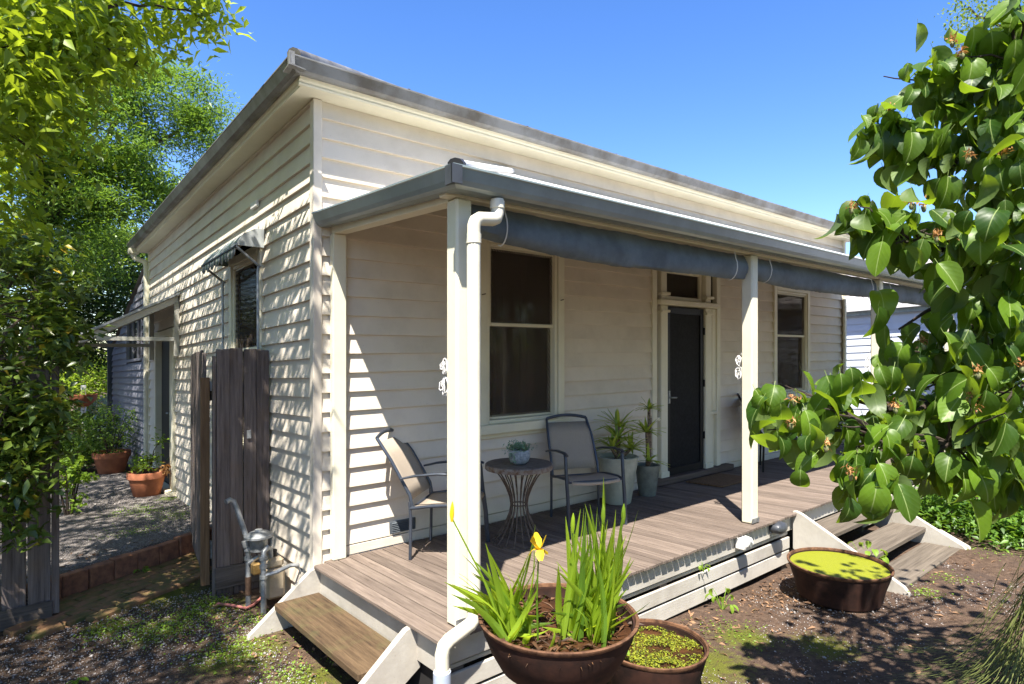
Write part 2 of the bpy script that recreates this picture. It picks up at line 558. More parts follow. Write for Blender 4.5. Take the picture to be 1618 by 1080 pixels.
M['L_moss'] = m_leaf('water_moss', (.035, .055, .006), (.24, .26, .014), (.30, .32, .02), .2, .7)
M['L_weed'] = m_leaf('weed_leaf', (.08, .16, .015), (.20, .31, .03), (.36, .5, .04), .35, .5)


def m_duckweed():
    m, n, out = new_mat('duckweed')
    v = coords(n)
    a = noise_n(n, v, 260, 2)
    b = noise_n(n, v, 7, 6, .7)
    cc = ramp(n, a, [(.3, (.12, .14, .005)), (.6, (.215, .225, .010))])
    cc = mixc(n, ramp(n, b, [(.64, (0, 0, 0)), (.72, (.5, .5, .5))]), cc, (.14, .11, .10))
    principled(n, out, cc, .6, a, .5, .002)
    return m


def m_water():
    m, n, out = new_mat('dark_water')
    v = coords(n)
    a = noise_n(n, v, 6, 5, .7)
    cc = ramp(n, a, [(.35, (.012, .008, .006)), (.6, (.07, .03, .014))])
    principled(n, out, cc, .12, noise_n(n, v, 20, 2), .05, .004)
    return m


def m_stripes():
    m, n, out = new_mat('awning_stripe')
    v = coords(n, (1, 1, 1), False)
    sp = n.nodes.new('ShaderNodeSeparateXYZ'); n.links.new(v, sp.inputs[0])
    s = math_n(n, 'SINE', math_n(n, 'MULTIPLY', sp.outputs[1], 62))
    s2 = math_n(n, 'SINE', math_n(n, 'MULTIPLY', sp.outputs[1], 31))
    cc = mixc(n, math_n(n, 'GREATER_THAN', s, .1), (.34, .36, .35), mixc(n, math_n(n, 'GREATER_THAN', s2, 0), (.10, .12, .14), (.13, .20, .18)))
    principled(n, out, cc, .85, noise_n(n, coords(n), 90, 2), .2, .002)
    return m


def m_ground():
    m, n, out = new_mat('ground')
    tc = n.nodes.new('ShaderNodeTexCoord'); v = tc.outputs['Object']
    at_ = n.nodes.new('ShaderNodeVertexColor'); at_.layer_name = 'zone'
    sp = n.nodes.new('ShaderNodeSeparateColor'); n.links.new(at_.outputs[0], sp.inputs[0])
    fine = noise_n(n, v, 160, 3, .6)
    mid = noise_n(n, v, 22, 6, .7)
    big = noise_n(n, v, 2.2, 6, .65)
    vor = n.nodes.new('ShaderNodeTexVoronoi'); vor.inputs['Scale'].default_value = 95
    n.links.new(v, vor.inputs['Vector'])
    stone = ramp(n, vor.outputs['Color'], [(.1, (.085, .072, .066)), (.5, (.20, .175, .16)), (.9, (.42, .385, .36))])
    stone = mixc(n, math_n(n, 'MULTIPLY', vor.outputs['Distance'], .9), stone, (.085, .075, .07), 'MIX')
    dirt = ramp(n, mid, [(.3, (.045, .029, .020)), (.55, (.105, .068, .046)), (.75, (.17, .115, .080))])
    grit = ramp(n, fine, [(.62, (0, 0, 0)), (.72, (1, 1, 1))])
    dirt = mixc(n, math_n(n, 'MULTIPLY', grit, .5), dirt, (.27, .22, .19))
    dirt = mixc(n, ramp(n, big, [(.45, (0, 0, 0)), (.7, (.6, .6, .6))]), dirt, (.06, .045, .04))
    moss = ramp(n, fine, [(.3, (.05, .060, .008)), (.7, (.15, .16, .02))])
    gfac = math_n(n, 'ADD', sp.outputs[0], math_n(n, 'MULTIPLY', math_n(n, 'SUBTRACT', mid, .5), .9))
    cc = mixc(n, ramp(n, gfac, [(.40, (0, 0, 0)), (.6, (1, 1, 1))]), dirt, stone)
    mfac = math_n(n, 'ADD', sp.outputs[1], math_n(n, 'MULTIPLY', math_n(n, 'SUBTRACT', mid, .55), 1.4))
    cc = mixc(n, ramp(n, mfac, [(.38, (0, 0, 0)), (.72, (.9, .9, .9))]), cc, moss)
    hgt = math_n(n, 'ADD', math_n(n, 'MULTIPLY', vor.outputs['Distance'], -.8), math_n(n, 'ADD', fine, mid))
    principled(n, out, cc, .95, hgt, .8, .012, spec=.15)
    return m


M['duck'] = m_duckweed(); M['water'] = m_water(); M['stripe'] = m_stripes(); M['ground'] = m_ground()

# ------------------------------------------------------------------ ground (one sheet to the horizon)
EDGE_A, EDGE_B = np.array([-1.62, 1.66]), np.array([.0, 2.62])      # the brick edging of the gravel path


def ground_level(x, y):
    """level coordinates (before the fall to the rear)"""
    x = np.asarray(x, float); y = np.asarray(y, float)
    t = np.clip((x + .3) / 3.2, 0, 1)
    z = -.40 - .10 * t * t * (3 - 2 * t)
    d = EDGE_B - EDGE_A; nrm = np.array([-d[1], d[0]]) / np.hypot(*d)
    s = (x - EDGE_A[0]) * nrm[0] + (y - EDGE_A[1]) * nrm[1]
    k = np.clip((s + .0) / .05, 0, 1) * np.clip((3.0 - x) / 2, 0, 1)
    z = z + .185 * k * (y > 0)
    return z


def gz(x, y):
    return float(ground_level(x, y) - SLOPE * np.clip(y, -7, 14))


def axis_pts(a, b, step, far, grow=1.35):
    core = list(np.arange(a, b + 1e-6, step))
    d = step; p = b; hi = []
    while p < far: d *= grow; p += d; hi.append(p)
    d = step; p = a; lo = []
    while p > -far: d *= grow; p -= d; lo.append(p)
    return np.array(lo[::-1] + core + hi)


gx = axis_pts(-4.5, 8.0, .05, 260); gy = axis_pts(-5.0, 12.0, .05, 260)
X, Y = np.meshgrid(gx, gy)
Zg = ground_level(X, Y) - SLOPE * np.clip(Y, -7, 14)
nz = np.zeros_like(Zg)
for fx, fy, ph, am in ((2.1, 1.3, 0, .008), (1.1, -2.7, 1.3, .008), (5.3, 4.1, 2.1, .004), (-4.7, 6.3, .7, .004), (11, 7, 1, .0025), (-8, 13, 2, .0025)):
    nz += am * np.sin(fx * X + fy * Y + ph)
Zg += nz
V = np.stack([X.ravel(), Y.ravel(), Zg.ravel()], 1)
ny, nx = X.shape
ii = np.arange(ny * nx).reshape(ny, nx)
F = np.stack([ii[:-1, :-1].ravel(), ii[:-1, 1:].ravel(), ii[1:, 1:].ravel(), ii[1:, :-1].ravel()], 1)
ground = npmesh('ground', V, F, M['ground'], smooth=True)
tag(ground, 'dirt and gravel garden ground around the house', kind='structure')
me = ground.data
ca = me.color_attributes.new('zone', 'FLOAT_COLOR', 'POINT')
xg, yg = V[:, 0], V[:, 1]
grav = np.clip((-.35 - xg) / .5, 0, 1) * np.clip((1.15 - yg) / .35, 0, 1) * .40
d = EDGE_B - EDGE_A; nrm = np.array([-d[1], d[0]]) / np.hypot(*d)
sd = (xg - EDGE_A[0]) * nrm[0] + (yg - EDGE_A[1]) * nrm[1]
grav = np.maximum(grav, (sd > 0) * (xg < 1) * (yg > 0) * np.clip((9 - yg) / 2, 0, 1))
moss = np.zeros(len(xg))
for mx_, my_, mr in ((-.62, -.25, .42), (-.95, .55, .32), (-.55, .75, .35), (-.4, -.9, .3), (1.55, -2.25, .4), (2.1, -2.2, .3), (1.2, -2.7, .35), (-.75, 1.3, .5), (2.4, -2.6, .3), (-1.2, .9, .25)):
    moss = np.maximum(moss, np.exp(-((xg - mx_) ** 2 + (yg - my_) ** 2) / mr ** 2))
c4 = np.stack([grav, moss * .85, np.zeros_like(grav), np.ones_like(grav)], 1)
ca.data.foreach_set('color', c4.astype(np.float32).ravel())


# ------------------------------------------------------------------ the house
house = empty('weatherboard_house', (0, 0, 0))
tag(house, 'cream and grey weatherboard cottage with a posted verandah and deck', 'house')
HX, HY, HT = 9.15, 6.85, 3.405
PITCH = .145
COV = .032


def board_x(x0, x1, z0, h=PITCH, parent=house, m=None, y=0.0, name='weatherboard'):
    """board on a wall facing -y"""
    b = MB()
    yo = .0015 * random.uniform(-1, 1)
    b.px([(y + .02, z0), (y - COV + yo, z0), (y - COV + yo + .001, z0 + .012), (y - .005, z0 + h + .014), (y + .02, z0 + h + .014)], x0, x1)
    return b.build(name, m or M['board'], parent)


def board_y(y0, y1, z0, h=PITCH, parent=house, m=None, x=0.0, name='weatherboard'):
    """board on a wall facing -x"""
    b = MB()
    xo = .0015 * random.uniform(-1, 1)
    b.py([(x + .02, z0 + h + .014), (x - .005, z0 + h + .014), (x - COV + xo + .001, z0 + .012), (x - COV + xo, z0), (x + .02, z0)], y0, y1)
    return b.build(name, m or M['board'], parent)


def spans(lo, hi, holes, z0, z1):
    segs = [(lo, hi)]
    for a, b, c, d_ in holes:
        if z1 <= c + .01 or z0 >= d_ - .01: continue
        new = []
        for s, e in segs:
            if b <= s or a >= e: new.append((s, e)); continue
            if a > s: new.append((s, a))
            if b < e: new.append((b, e))
        segs = new
    return segs


W1 = (1.47, 2.52, .84, 2.62)      # openings on the front: x0, x1, z0, z1
DR = (3.93, 5.34, .0, 2.62)
W2 = (6.75, 7.88, .86, 2.52)
SW = (1.17, 2.17, .70, 2.56)      # openings on the side: y0, y1, z0, z1
SD = (4.83, 6.20, -.3, 2.06)
hf = [(W1[0] + .03, W1[1] - .03, W1[2] + .02, W1[3] - .03), (DR[0] + .03, DR[1] - .03, DR[2] - .2, DR[3] - .03), (W2[0] + .03, W2[1] - .03, W2[2] + .02, W2[3] - .03)]
hsd = [(SW[0] + .03, SW[1] - .03, SW[2] + .02, SW[3] - .03), (SD[0] + .03, SD[1] - .03, SD[2] - .3, SD[3] - .03)]
z = .084 - PITCH
while z < HT - .01:
    h = min(PITCH, HT - z - .016)
    for s, e in spans(.03, HX - .02, hf, z, z + h):
        if e - s > 5.5:
            j = s + (e - s) * random.uniform(.35, .65)
            board_x(s, j - .001, z, h); board_x(j + .001, e, z, h)
        else:
            board_x(s, e, z, h)
    z += PITCH
z = .053 - 3 * PITCH
while z < HT - .01:
    h = min(PITCH, HT - z - .016)
    for s, e in spans(.03, HY, hsd, z, z + h):
        if e - s > 4:
            j = s + (e - s) * random.uniform(.35, .65)
            board_y(s, j - .001, z, h); board_y(j + .001, e, z, h)
        else:
            board_y(s, e, z, h)
    z += PITCH

MB().box(-.036, .03, -.034, .04, -.32, HT - .004).build('corner_board', M['board'], house, bevel=.004)
MB().box(HX - .03, HX + .035, -.05, .04, -.32, HT - .004).build('corner_board', M['cream'], house, bevel=.004)
MB().box(-.034, .03, HY - .06, HY + .03, -.45, HT - .004).build('corner_board', M['cream'], house, bevel=.004)
# rear, right and inner faces of the walls
MB().box(HX - .02, HX, .042, HY - .07, -.3, HT).build('right_wall', M['board'], house)
MB().box(.031, HX - .03, HY - .01, HY + .02, -.3, HT).build('rear_wall', M['board'], house)
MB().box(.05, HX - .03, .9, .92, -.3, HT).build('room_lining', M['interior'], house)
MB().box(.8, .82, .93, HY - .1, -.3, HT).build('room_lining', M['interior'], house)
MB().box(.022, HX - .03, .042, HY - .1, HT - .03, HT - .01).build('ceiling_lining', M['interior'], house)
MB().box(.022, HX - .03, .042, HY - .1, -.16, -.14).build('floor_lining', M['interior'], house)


def casing(part, x0, x1, z0, z1, w, m, d0=-.045, d1=.06, axis='x', name='architrave', sides='lrtb'):
    """four boards round an opening; axis x: on the front wall, y: on the side wall"""
    def bx(a, b, c, e):
        mb = MB()
        if axis == 'x': mb.box(a, b, d0, d1, c, e)
        else: mb.box(d0, d1, a, b, c, e)
        mb.build(name, m, part, bevel=.005)
    if 'l' in sides: bx(x0, x0 + w, z0, z1)
    if 'r' in sides: bx(x1 - w, x1, z0, z1)
    if 't' in sides: bx(x0 + w + .001, x1 - w - .001, z1 - w, z1)
    if 'b' in sides: bx(x0 + w + .001, x1 - w - .001, z0, z0 + w)


def panel(part, name, m, x0, x1, z0, z1, d0, d1, axis='x', bevel=0):
    mb = MB()
    if axis == 'x': mb.box(x0, x1, d0, d1, z0, z1)
    else: mb.box(d0, d1, x0, x1, z0, z1)
    return mb.build(name, m, part, bevel=bevel)


def curtain(part, x0, x1, z0, z1, d, axis='x', m=None):
    mb = MB(); n = 40
    vs, fs = [], []
    for i in range(n + 1):
        t = x0 + (x1 - x0) * i / n
        off = d + .018 * math.sin(i * 1.35) + .008 * math.sin(i * 3.1)
        for zz in (z0, z1):
            vs.append((t, off, zz) if axis == 'x' else (off, t, zz))
    for i in range(n): fs.append((2 * i, 2 * i + 2, 2 * i + 3, 2 * i + 1))
    return mb.add(vs, fs).build('curtain', m or M['curtain'], part, smooth=True)


def sash_window(label, o, gx0, gx1, gz0, gz1, mid, axis='x', sill=True, arch=.085):
    x0, x1, z0, z1 = o
    w = empty('window'); w.parent = house
    w['label'] = label
    casing(w, x0, x1, z0, z1, arch, M['cream'], axis=axis, sides='lrt')
    casing(w, x0 + arch + .001, x1 - arch - .001, z0 + .05, z1 - arch - .001, .035, M['cream'], -.028, .05, axis, 'frame', 'lrtb')
    # upper sash outside, lower sash inside
    a, b = x0 + arch + .037, x1 - arch - .037
    casing(w, a, b, mid - .02, z1 - arch - .037, .032, M['cream'], -.012, .02, axis, 'upper_sash')
    casing(w, a, b, z0 + .087, mid + .018, .04, M['cream'], .021, .05, axis, 'lower_sash')
    panel(w, 'pane', M['glass'], a + .02, b - .02, mid, z1 - arch - .055, .003, .007, axis)
    panel(w, 'pane', M['glass'], a + .02, b - .02, z0 + .11, mid, .034, .038, axis)
    panel(w, 'fly_screen', M['fly'], a + .02, b - .02, mid + .012, z1 - arch - .055, -.016, -.0145, axis)
    panel(w, 'fly_screen', M['fly'], a + .02, b - .02, z0 + .11, mid - .02, .014, .0155, axis)
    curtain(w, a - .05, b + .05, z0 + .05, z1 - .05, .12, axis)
    if sill:
        panel(w, 'sill', M['cream'], x0 - .03, x1 + .03, z0 - .035, z0 + .05, -.095, .05, axis, .006)
        panel(w, 'apron', M['cream'], x0, x1, z0 - .075, z0 - .036, -.046, .03, axis, .004)
    return w


sash_window('tall double hung window behind the two garden chairs', W1, 1.55, 2.35, .92, 2.5, 1.80)
sash_window('double hung window at the far end of the verandah', W2, 6.91, 7.65, .93, 2.4, 1.78)
sash_window('narrow dark window under the striped awning', SW, 1.29, 2.02, .8, 2.4, 1.64, 'y')
# hanging hooks beside the front window
for xx in (1.50, 2.47):
    MB().tube([(xx - .02, -.06, 2.05), (xx + .02, -.06, 2.06)], .005, 5).build('hook', M['rustwire'], house)

# front door with sidelights and transom
door = empty('front_door'); door.parent = house
door['label'] = 'dark screen door framed by narrow sidelights and a transom'
x0, x1, z0, z1 = DR
casing(door, x0, x1, .0, z1, .085, M['cream'], sides='lrt')
for a, b in ((4.075, 4.205), (4.985, 5.125)):        # mullion posts
    MB().box(a, b, -.055, .06, .0, 2.085).build('mullion', M['cream'], door, bevel=.008)
    MB().box(a + .012, b - .012, -.05, .06, 2.155, z1 - .086).build('mullion', M['cream'], door, bevel=.008)
    MB().box(a - .012, b + .012, -.07, .05, .0, .14).build('plinth', M['cream'], door, bevel=.006)
    MB().box(a - .014, b + .014, -.085, .05, 2.20, 2.235).build('capital', M['cream'], door, bevel=.006)
    MB().box(a - .014, b + .014, -.082, .05, 2.0, 2.03).build('capital', M['cream'], door, bevel=.006)
MB().box(x0 + .086, x1 - .086, -.09, .06, 2.087, 2.153).build('lintel', M['cream'], door, bevel=.012)
for a, b in ((4.016, 4.074), (5.126, 5.254)):
    MB().box(a, b, .0, .05, .0, .74).build('sidelight_base', M['cream'], door, bevel=.003)
    MB().box(a, b, -.045, .055, .741, .78).build('sidelight_sill', M['cream'], door, bevel=.004)
    MB().box(a, b, .02, .026, .781, 2.086).build('sidelight_pane', M['glass'], door)
    for zz in (1.0, 1.86):
        MB().box(a, b, .0, .019, zz, zz + .022).build('glazing_bar', M['cream'], door)
    MB().box(a, b, .02, .026, 2.154, z1 - .086).build('sidelight_pane', M['glass'], door)
MB().box(5.165, 5.253, -.03, .018, .782, 2.085).build('sidelight_stile', M['cream'], door, bevel=.004)
MB().box(4.207, 4.983, .035, .040, 2.20, z1 - .10).build('transom_pane', M['glass'], door)
MB().box(4.207, 4.983, .028, .030, 2.20, z1 - .10).build('transom_screen', M['fly'], door)
casing(door, 4.207, 4.983, 2.156, z1 - .088, .05, M['cream'], .0, .06, name='transom_frame')
leaf = empty('screen_door'); leaf.parent = door
dx0, dx1, dz0, dz1 = 4.212, 4.978, .075, 2.07
for nm, a, b, c, e in (('stile', dx0, dx0 + .07, dz0, dz1), ('stile', dx1 - .07, dx1, dz0, dz1), ('rail', dx0 + .071, dx1 - .071, dz0, dz0 + .09), ('rail', dx0 + .071, dx1 - .071, dz1 - .08, dz1)):
    MB().box(a, b, -.03, .01, c, e).build('door_' + nm, M['blackmetal'], door, bevel=.004)
leaf_s = MB().box(dx0 + .071, dx1 - .071, -.012, -.004, dz0 + .091, dz1 - .081).build('door_screen', M['screen'], door)
bpy.data.objects.remove(leaf)
for zz in (.45, 1.1, 1.75):
    MB().box(dx1 - .01, dx1 + .012, -.045, -.031, zz, zz + .09).build('hinge', M['blackmetal'], door)
hd = MB(); hd.box(dx0 + .02, dx0 + .05, -.045, -.031, .93, 1.08); hd.tube([(dx0 + .035, -.04, 1.0), (dx0 + .035, -.075, 1.0), (dx0 + .13, -.078, .995)], .009, 8)
hd.build('door_handle', M['galv'], door, smooth=True)
MB().box(3.9, 5.52, -.13, .03, .004, .075).build('door_sill', M['sill'], house, bevel=.008)
# dark hall behind the door
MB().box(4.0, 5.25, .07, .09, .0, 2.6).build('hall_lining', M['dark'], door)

# skirting along the deck and the floor vent
for a, b in ((.21, 3.89), (5.53, HX - .04)):
    MB().box(a, b, -.03, .0, .003, .075).build('skirting', M['board'], house, bevel=.003)
vent = MB().box(.585, .82, -.034, -.02, .095, .19).build('floor_vent', M['grille'], house, bevel=.002)
for k in range(6):
    MB().px([(-.046, .104 + k * .014), (-.036, .112 + k * .014), (-.034, .112 + k * .014), (-.035, .103 + k * .014)], .6, .805).build('louvre', M['grille'], vent)

# side door under the canopy
sdoor = empty('side_door'); sdoor.parent = house
sdoor['label'] = 'dark side door in a pale green frame'
casing(sdoor, SD[0], SD[1], -.16, SD[3], .1, M['cream'], -.055, .08, 'y', sides='lrt')
panel(sdoor, 'reveal', M['cream'], SD[0] + .102, SD[0] + .36, -.16, SD[3] - .102, -.03, .10, 'y', .004)
panel(sdoor, 'door_leaf', M['blackmetal'], SD[0] + .362, SD[1] - .103, -.14, SD[3] - .103, .03, .06, 'y', .006)
panel(sdoor, 'door_step', M['cream'], SD[0] - .02, SD[1] + .02, -.215, -.162, -.11, .08, 'y', .006)
MB().tube([(.03, SD[0] + .44, .88), (-.03, SD[0] + .44, .88), (-.035, SD[0] + .54, .88)], .012, 8).build('door_handle', M['galv'], sdoor, smooth=True)
# small vent light up on the side wall
MB().box(-.05, -.02, 1.26, 1.43, 2.90, 2.955).build('wall_vent', M['white'], house, bevel=.004)

# eaves: soffit, mould, gutter
O = .29
MB().box(-.155, HX + .15, -.155, -.0, HT, HT + .02).build('soffit', M['cream'], house)
MB().box(-.155, .02, .0001, HY + .14, HT, HT + .02).build('soffit', M['cream'], house)
mould = [(0, 0), (-.02, 0), (-.026, .012), (-.02, .022), (-.034, .034), (-.04, .055), (0, .055)]
MB().px([(-.155 + a, HT - .002 + b) for a, b in mould], -.195, HX + .19).build('fascia_mould', M['cream'], house)
MB().py([(-.1555 + a, HT - .0025 + b) for a, b in mould][::-1], -.17, HY + .17).build('fascia_mould', M['cream'], house)
gut = [(-.165, HT + .056), (-.235, HT + .045), (-.262, HT + .062), (-.29, HT + .125), (-.296, HT + .128), (-.296, HT + .137), (-.284, HT + .137), (-.255, HT + .075), (-.165, HT + .075)]


def mitre_x(poly, m, name, xl, xr, parent=house):
    """gutter along x whose left end is mitred on the corner diagonal"""
    mb = MB()
    mb.prism(poly, lambda p, q: (p + xl, p, q), lambda p, q: (xr, p, q))
    return mb.build(name, m, parent)


mitre_x(gut, M['gutter'], 'gutter', 0, HX + .28)
mb = MB(); mb.prism(gut[::-1], lambda p, q: (p, p, q), lambda p, q: (p, HY + .26, q)); mb.build('gutter', M['gutter'], house)
MB().py([(-.305, HT + .05), (-.2, HT + .04), (-.2, HT + .046), (-.299, HT + .06), (-.303, HT + .14), (-.31, HT + .14)], -.315, -.27).build('gutter_corner', M['gutter'], house)
MB().px([(-.312, HT + .052), (-.31, HT + .145), (-.301, HT + .145), (-.301, HT + .06), (-.2, HT + .045), (-.2, HT + .038)], -.312, -.272).build('gutter_corner', M['gutter'], house)
# gutter support straps
for xx in np.arange(.6, HX, 1.2):
    MB().box(xx, xx + .02, -.298, -.17, HT + .139, HT + .142).build('gutter_strap', M['gutter'], house)


def corrugated(name, quad, wave, amp, m, parent, n_per=6):
    """sheet between two eave points and two upper points; corrugation runs up the slope"""
    a, b, c, d_ = [np.array(p, float) for p in quad]     # eave left, eave right, top right, top left
    L = np.linalg.norm(b - a)
    n = max(6, int(L / wave * n_per))
    up = np.cross(b - a, d_ - a); up /= np.linalg.norm(up)
    t = np.linspace(0, 1, n + 1)[:, None]
    off = amp * np.sin(2 * np.pi * L * t / wave) * up
    e = a + (b - a) * t + off; tp = d_ + (c - d_) * t + off
    V = sh(np.vstack([e, tp]))
    i = np.arange(n)
    F = np.stack([i, i + 1, n + 2 + i, n + 1 + i], 1)
    o = npmesh(name, V, F, m, parent, smooth=True)
    so = o.modifiers.new('thick', 'SOLIDIFY'); so.thickness = .002
    return o


# main roof: hipped, front and left slopes as single sheets side by side
ez = HT + .125; tp = math.tan(R(27)); run = HY / 2 + .24
nsh = 13
for i in range(nsh):
    xa = -.24 + (HX + .48) * i / nsh; xb = -.24 + (HX + .48) * (i + 1) / nsh
    def top(xx):
        k = min(run, xx + .24, HX + .24 - xx)
        k = max(k, .02)
        return (xx, -.24 + k, ez + k * tp)
    corrugated('roof_sheet', [(xa, -.24, ez), (xb, -.24, ez), top(xb), top(xa)], .076, .008, M['roof'], house)
nsh = 9
for i in range(nsh):
    ya = -.24 + (HY + .48) * i / nsh; yb = -.24 + (HY + .48) * (i + 1) / nsh
    def top(yy):
        k = max(min(yy + .24, HY + .24 - yy, run), .02)
        return (-.24 + k, yy, ez + k * tp)
    corrugated('roof_sheet', [(-.24, yb, ez), (-.24, ya, ez), top(ya), top(yb)], .076, .008, M['roof'], house)
    def topr(yy):
        k = max(min(yy + .24, HY + .24 - yy, run), .02)
        return (HX + .24 - k, yy, ez + k * tp)
    corrugated('roof_sheet', [(HX + .24, ya, ez), (HX + .24, yb, ez), topr(yb), topr(ya)], .15, .008, M['roof'], house, 4)
corrugated('roof_sheet', [(HX + .24, HY + .24, ez), (-.24, HY + .24, ez), (-.24 + run, HY + .24 - run, ez + run * tp), (HX + .24 - run, HY + .24 - run, ez + run * tp)], .3, .008, M['roof'], house, 4)
MB().tube([sh([(-.26, -.26, ez + .02)])[0], sh([(-.24 + run, -.24 + run, ez + run * tp + .01)])[0]], .05, 10).build('hip_cap', M['gutter'], house, shear=False, smooth=True)

# downpipe at the far end of the side wall
mb = MB(); mb.tube([(-.22, HY + .12, HT + .05), (-.22, HY + .12, HT - .05), (-.20, HY + .11, HT - .10), (-.07, HY + .03, HT - .16), (-.055, HY + .02, HT - .24), (-.055, HY + .02, -.2)], .042, 10)
mb.box(-.29, -.15, HY + .05, HY + .2, HT - .03, HT + .048)
mb.build('downpipe', M['pipe'], house, smooth=True)

# ---- verandah
VY = -1.63
posts_x = [.15, 3.2, 6.05, 8.75]
for px_ in posts_x:
    p = MB().box(px_ - .052, px_ + .052, VY - .052, VY + .052, .002, 2.315).build('verandah_post', M['cream'], house, bevel=.012)
    MB().box(px_ - .058, px_ + .058, VY - .058, VY - .0525, .01, .05).build('post_bracket', M['galv'], p)
MB().box(.092, .198, -.085, -.024, .002, 2.42).build('wall_post', M['cream'], house, bevel=.006)
MB().box(HX - .09, HX - .02, -.085, -.051, .002, 2.42).build('wall_post', M['cream'], house, bevel=.006)
MB().box(.04, 8.85, VY - .035, VY + .035, 2.318, 2.41).build('verandah_beam', M['cream'], house, bevel=.005)
# raking side beam
mb = MB(); mb.add([(.1, -.03, 2.425), (.19, -.03, 2.425), (.19, VY + .04, 2.305), (.1, VY + .04, 2.305), (.1, -.03, 2.50), (.19, -.03, 2.50), (.19, VY + .04, 2.39), (.1, VY + .04, 2.39)],
                  [(0, 3, 2, 1), (4, 5, 6, 7), (0, 1, 5, 4), (1, 2, 6, 5), (2, 3, 7, 6), (3, 0, 4, 7)])
mb.build('side_beam', M['cream'], house, bevel=.004)
mb = MB(); mb.add([(8.7, -.03, 2.6), (8.78, -.03, 2.6), (8.78, VY + .04, 2.305), (8.7, VY + .04, 2.305), (8.7, -.03, 2.68), (8.78, -.03, 2.68), (8.78, VY + .04, 2.39), (8.7, VY + .04, 2.39)],
                  [(0, 3, 2, 1), (4, 5, 6, 7), (0, 1, 5, 4), (1, 2, 6, 5), (2, 3, 7, 6), (3, 0, 4, 7)])
mb.build('side_beam', M['cream'], house, bevel=.004)
# front gutter (y, z) and side gutter
vg = [(-1.665, 2.335), (-1.70, 2.33), (-1.745, 2.322), (-1.80, 2.318), (-1.822, 2.330), (-1.838, 2.352), (-1.86, 2.405), (-1.868, 2.408), (-1.868, 2.418), (-1.855, 2.418), (-1.82, 2.35), (-1.665, 2.345)]
mb = MB(); mb.prism(vg, lambda p, q: (.062 + (p + 1.745) * .9, p, q), lambda p, q: (8.88, p, q + .01)); mb.build('verandah_gutter', M['vgutter'], house)
c0 = (-1.745, 2.30)


def side_end(k):
    """front gutter profile turned to face -x; k 0 at the corner, 1 at the wall"""
    def f(p, q):
        off = p + 1.745
        if k == 0: return (.062 + off * .9, p, q)
        return (.062 + off * .9, -.03, q + .145)
    return f


mb = MB(); mb.prism(vg[::-1], side_end(0), side_end(1)); mb.build('verandah_gutter', M['vgutter'], house)
MB().box(-.062, -.046, -1.874, -1.81, 2.316, 2.412).build('gutter_corner', M['lampdark'], house)
MB().box(-.062, .0, -1.876, -1.868, 2.318, 2.412).build('gutter_corner', M['lampdark'], house)
# corrugated roof of the verandah: front sheets and the little hip at the left end
FLc = np.array([.0, -1.83, 2.405]); WLc = np.array([.0, -.025, 2.56])
hx = 1.82; zt = 3.19
corrugated('verandah_roof_sheet', [WLc, FLc, (hx, -.025, zt), (hx - .02, -.024, zt)], .076, .009, M['roof'], house)
xs = np.linspace(.0, 8.86, 12)
for a, b in zip(xs[:-1], xs[1:]):
    def topv(xx):
        if xx >= hx: return (xx, -.025, zt + .0)
        k = xx / hx
        q = FLc + (np.array([hx, -.025, zt]) - FLc) * max(k, .012)
        return (q[0], q[1], q[2])
    if a < hx < b:
        corrugated('verandah_roof_sheet', [(a, -1.83, 2.408), (hx, -1.83, 2.408), topv(hx), topv(a)], .076, .009, M['roof'], house)
        corrugated('verandah_roof_sheet', [(hx, -1.83, 2.408), (b, -1.83, 2.41), topv(b), topv(hx)], .076, .009, M['roof'], house)
    else:
        corrugated('verandah_roof_sheet', [(a, -1.83, 2.408), (b, -1.83, 2.41), topv(b), topv(a)], .076, .009, M['roof'], house)
cap = MB()
A0 = Vector(sh([(-.0, -1.82, 2.43)])[0]); A1 = Vector(sh([(hx, -.05, zt + .02)])[0])
cap.tube([A0, A0.lerp(A1, .5), A1], [.034, .034, .034], 10, flat=.8)
cap.build('hip_cap', M['roof'], house, shear=False, smooth=True)
MB().add([(-.0, -1.83, 2.42), (.30, -1.80, 2.445), (.26, -1.62, 2.475), (.02, -1.66, 2.45)], [(0, 1, 2, 3)]).build('hip_flashing', M['ridge'], house)

MB().tube([A0 - (A1 - A0).normalized() * .02, A0 + (A1 - A0).normalized() * .06], .042, 10, flat=.8).build('hip_cap_shade', M['ridge'], house, shear=False, smooth=True)  # black sleeve standing in for the shaded opening of the cap
MB().add([(.02, -1.80, 2.375), (8.84, -1.80, 2.385), (8.84, -.03, zt - .04), (hx, -.03, zt - .04)], [(3, 2, 1, 0)]).build('leak_shield', M['canopyframe'], house)  # added sheets under the roof, keep sun from leaking through the hip joint
MB().add([(.02, -1.80, 2.375), (hx, -.03, zt - .04), (.02, -.03, 2.53)], [(0, 1, 2)]).build('leak_shield', M['canopyframe'], house)
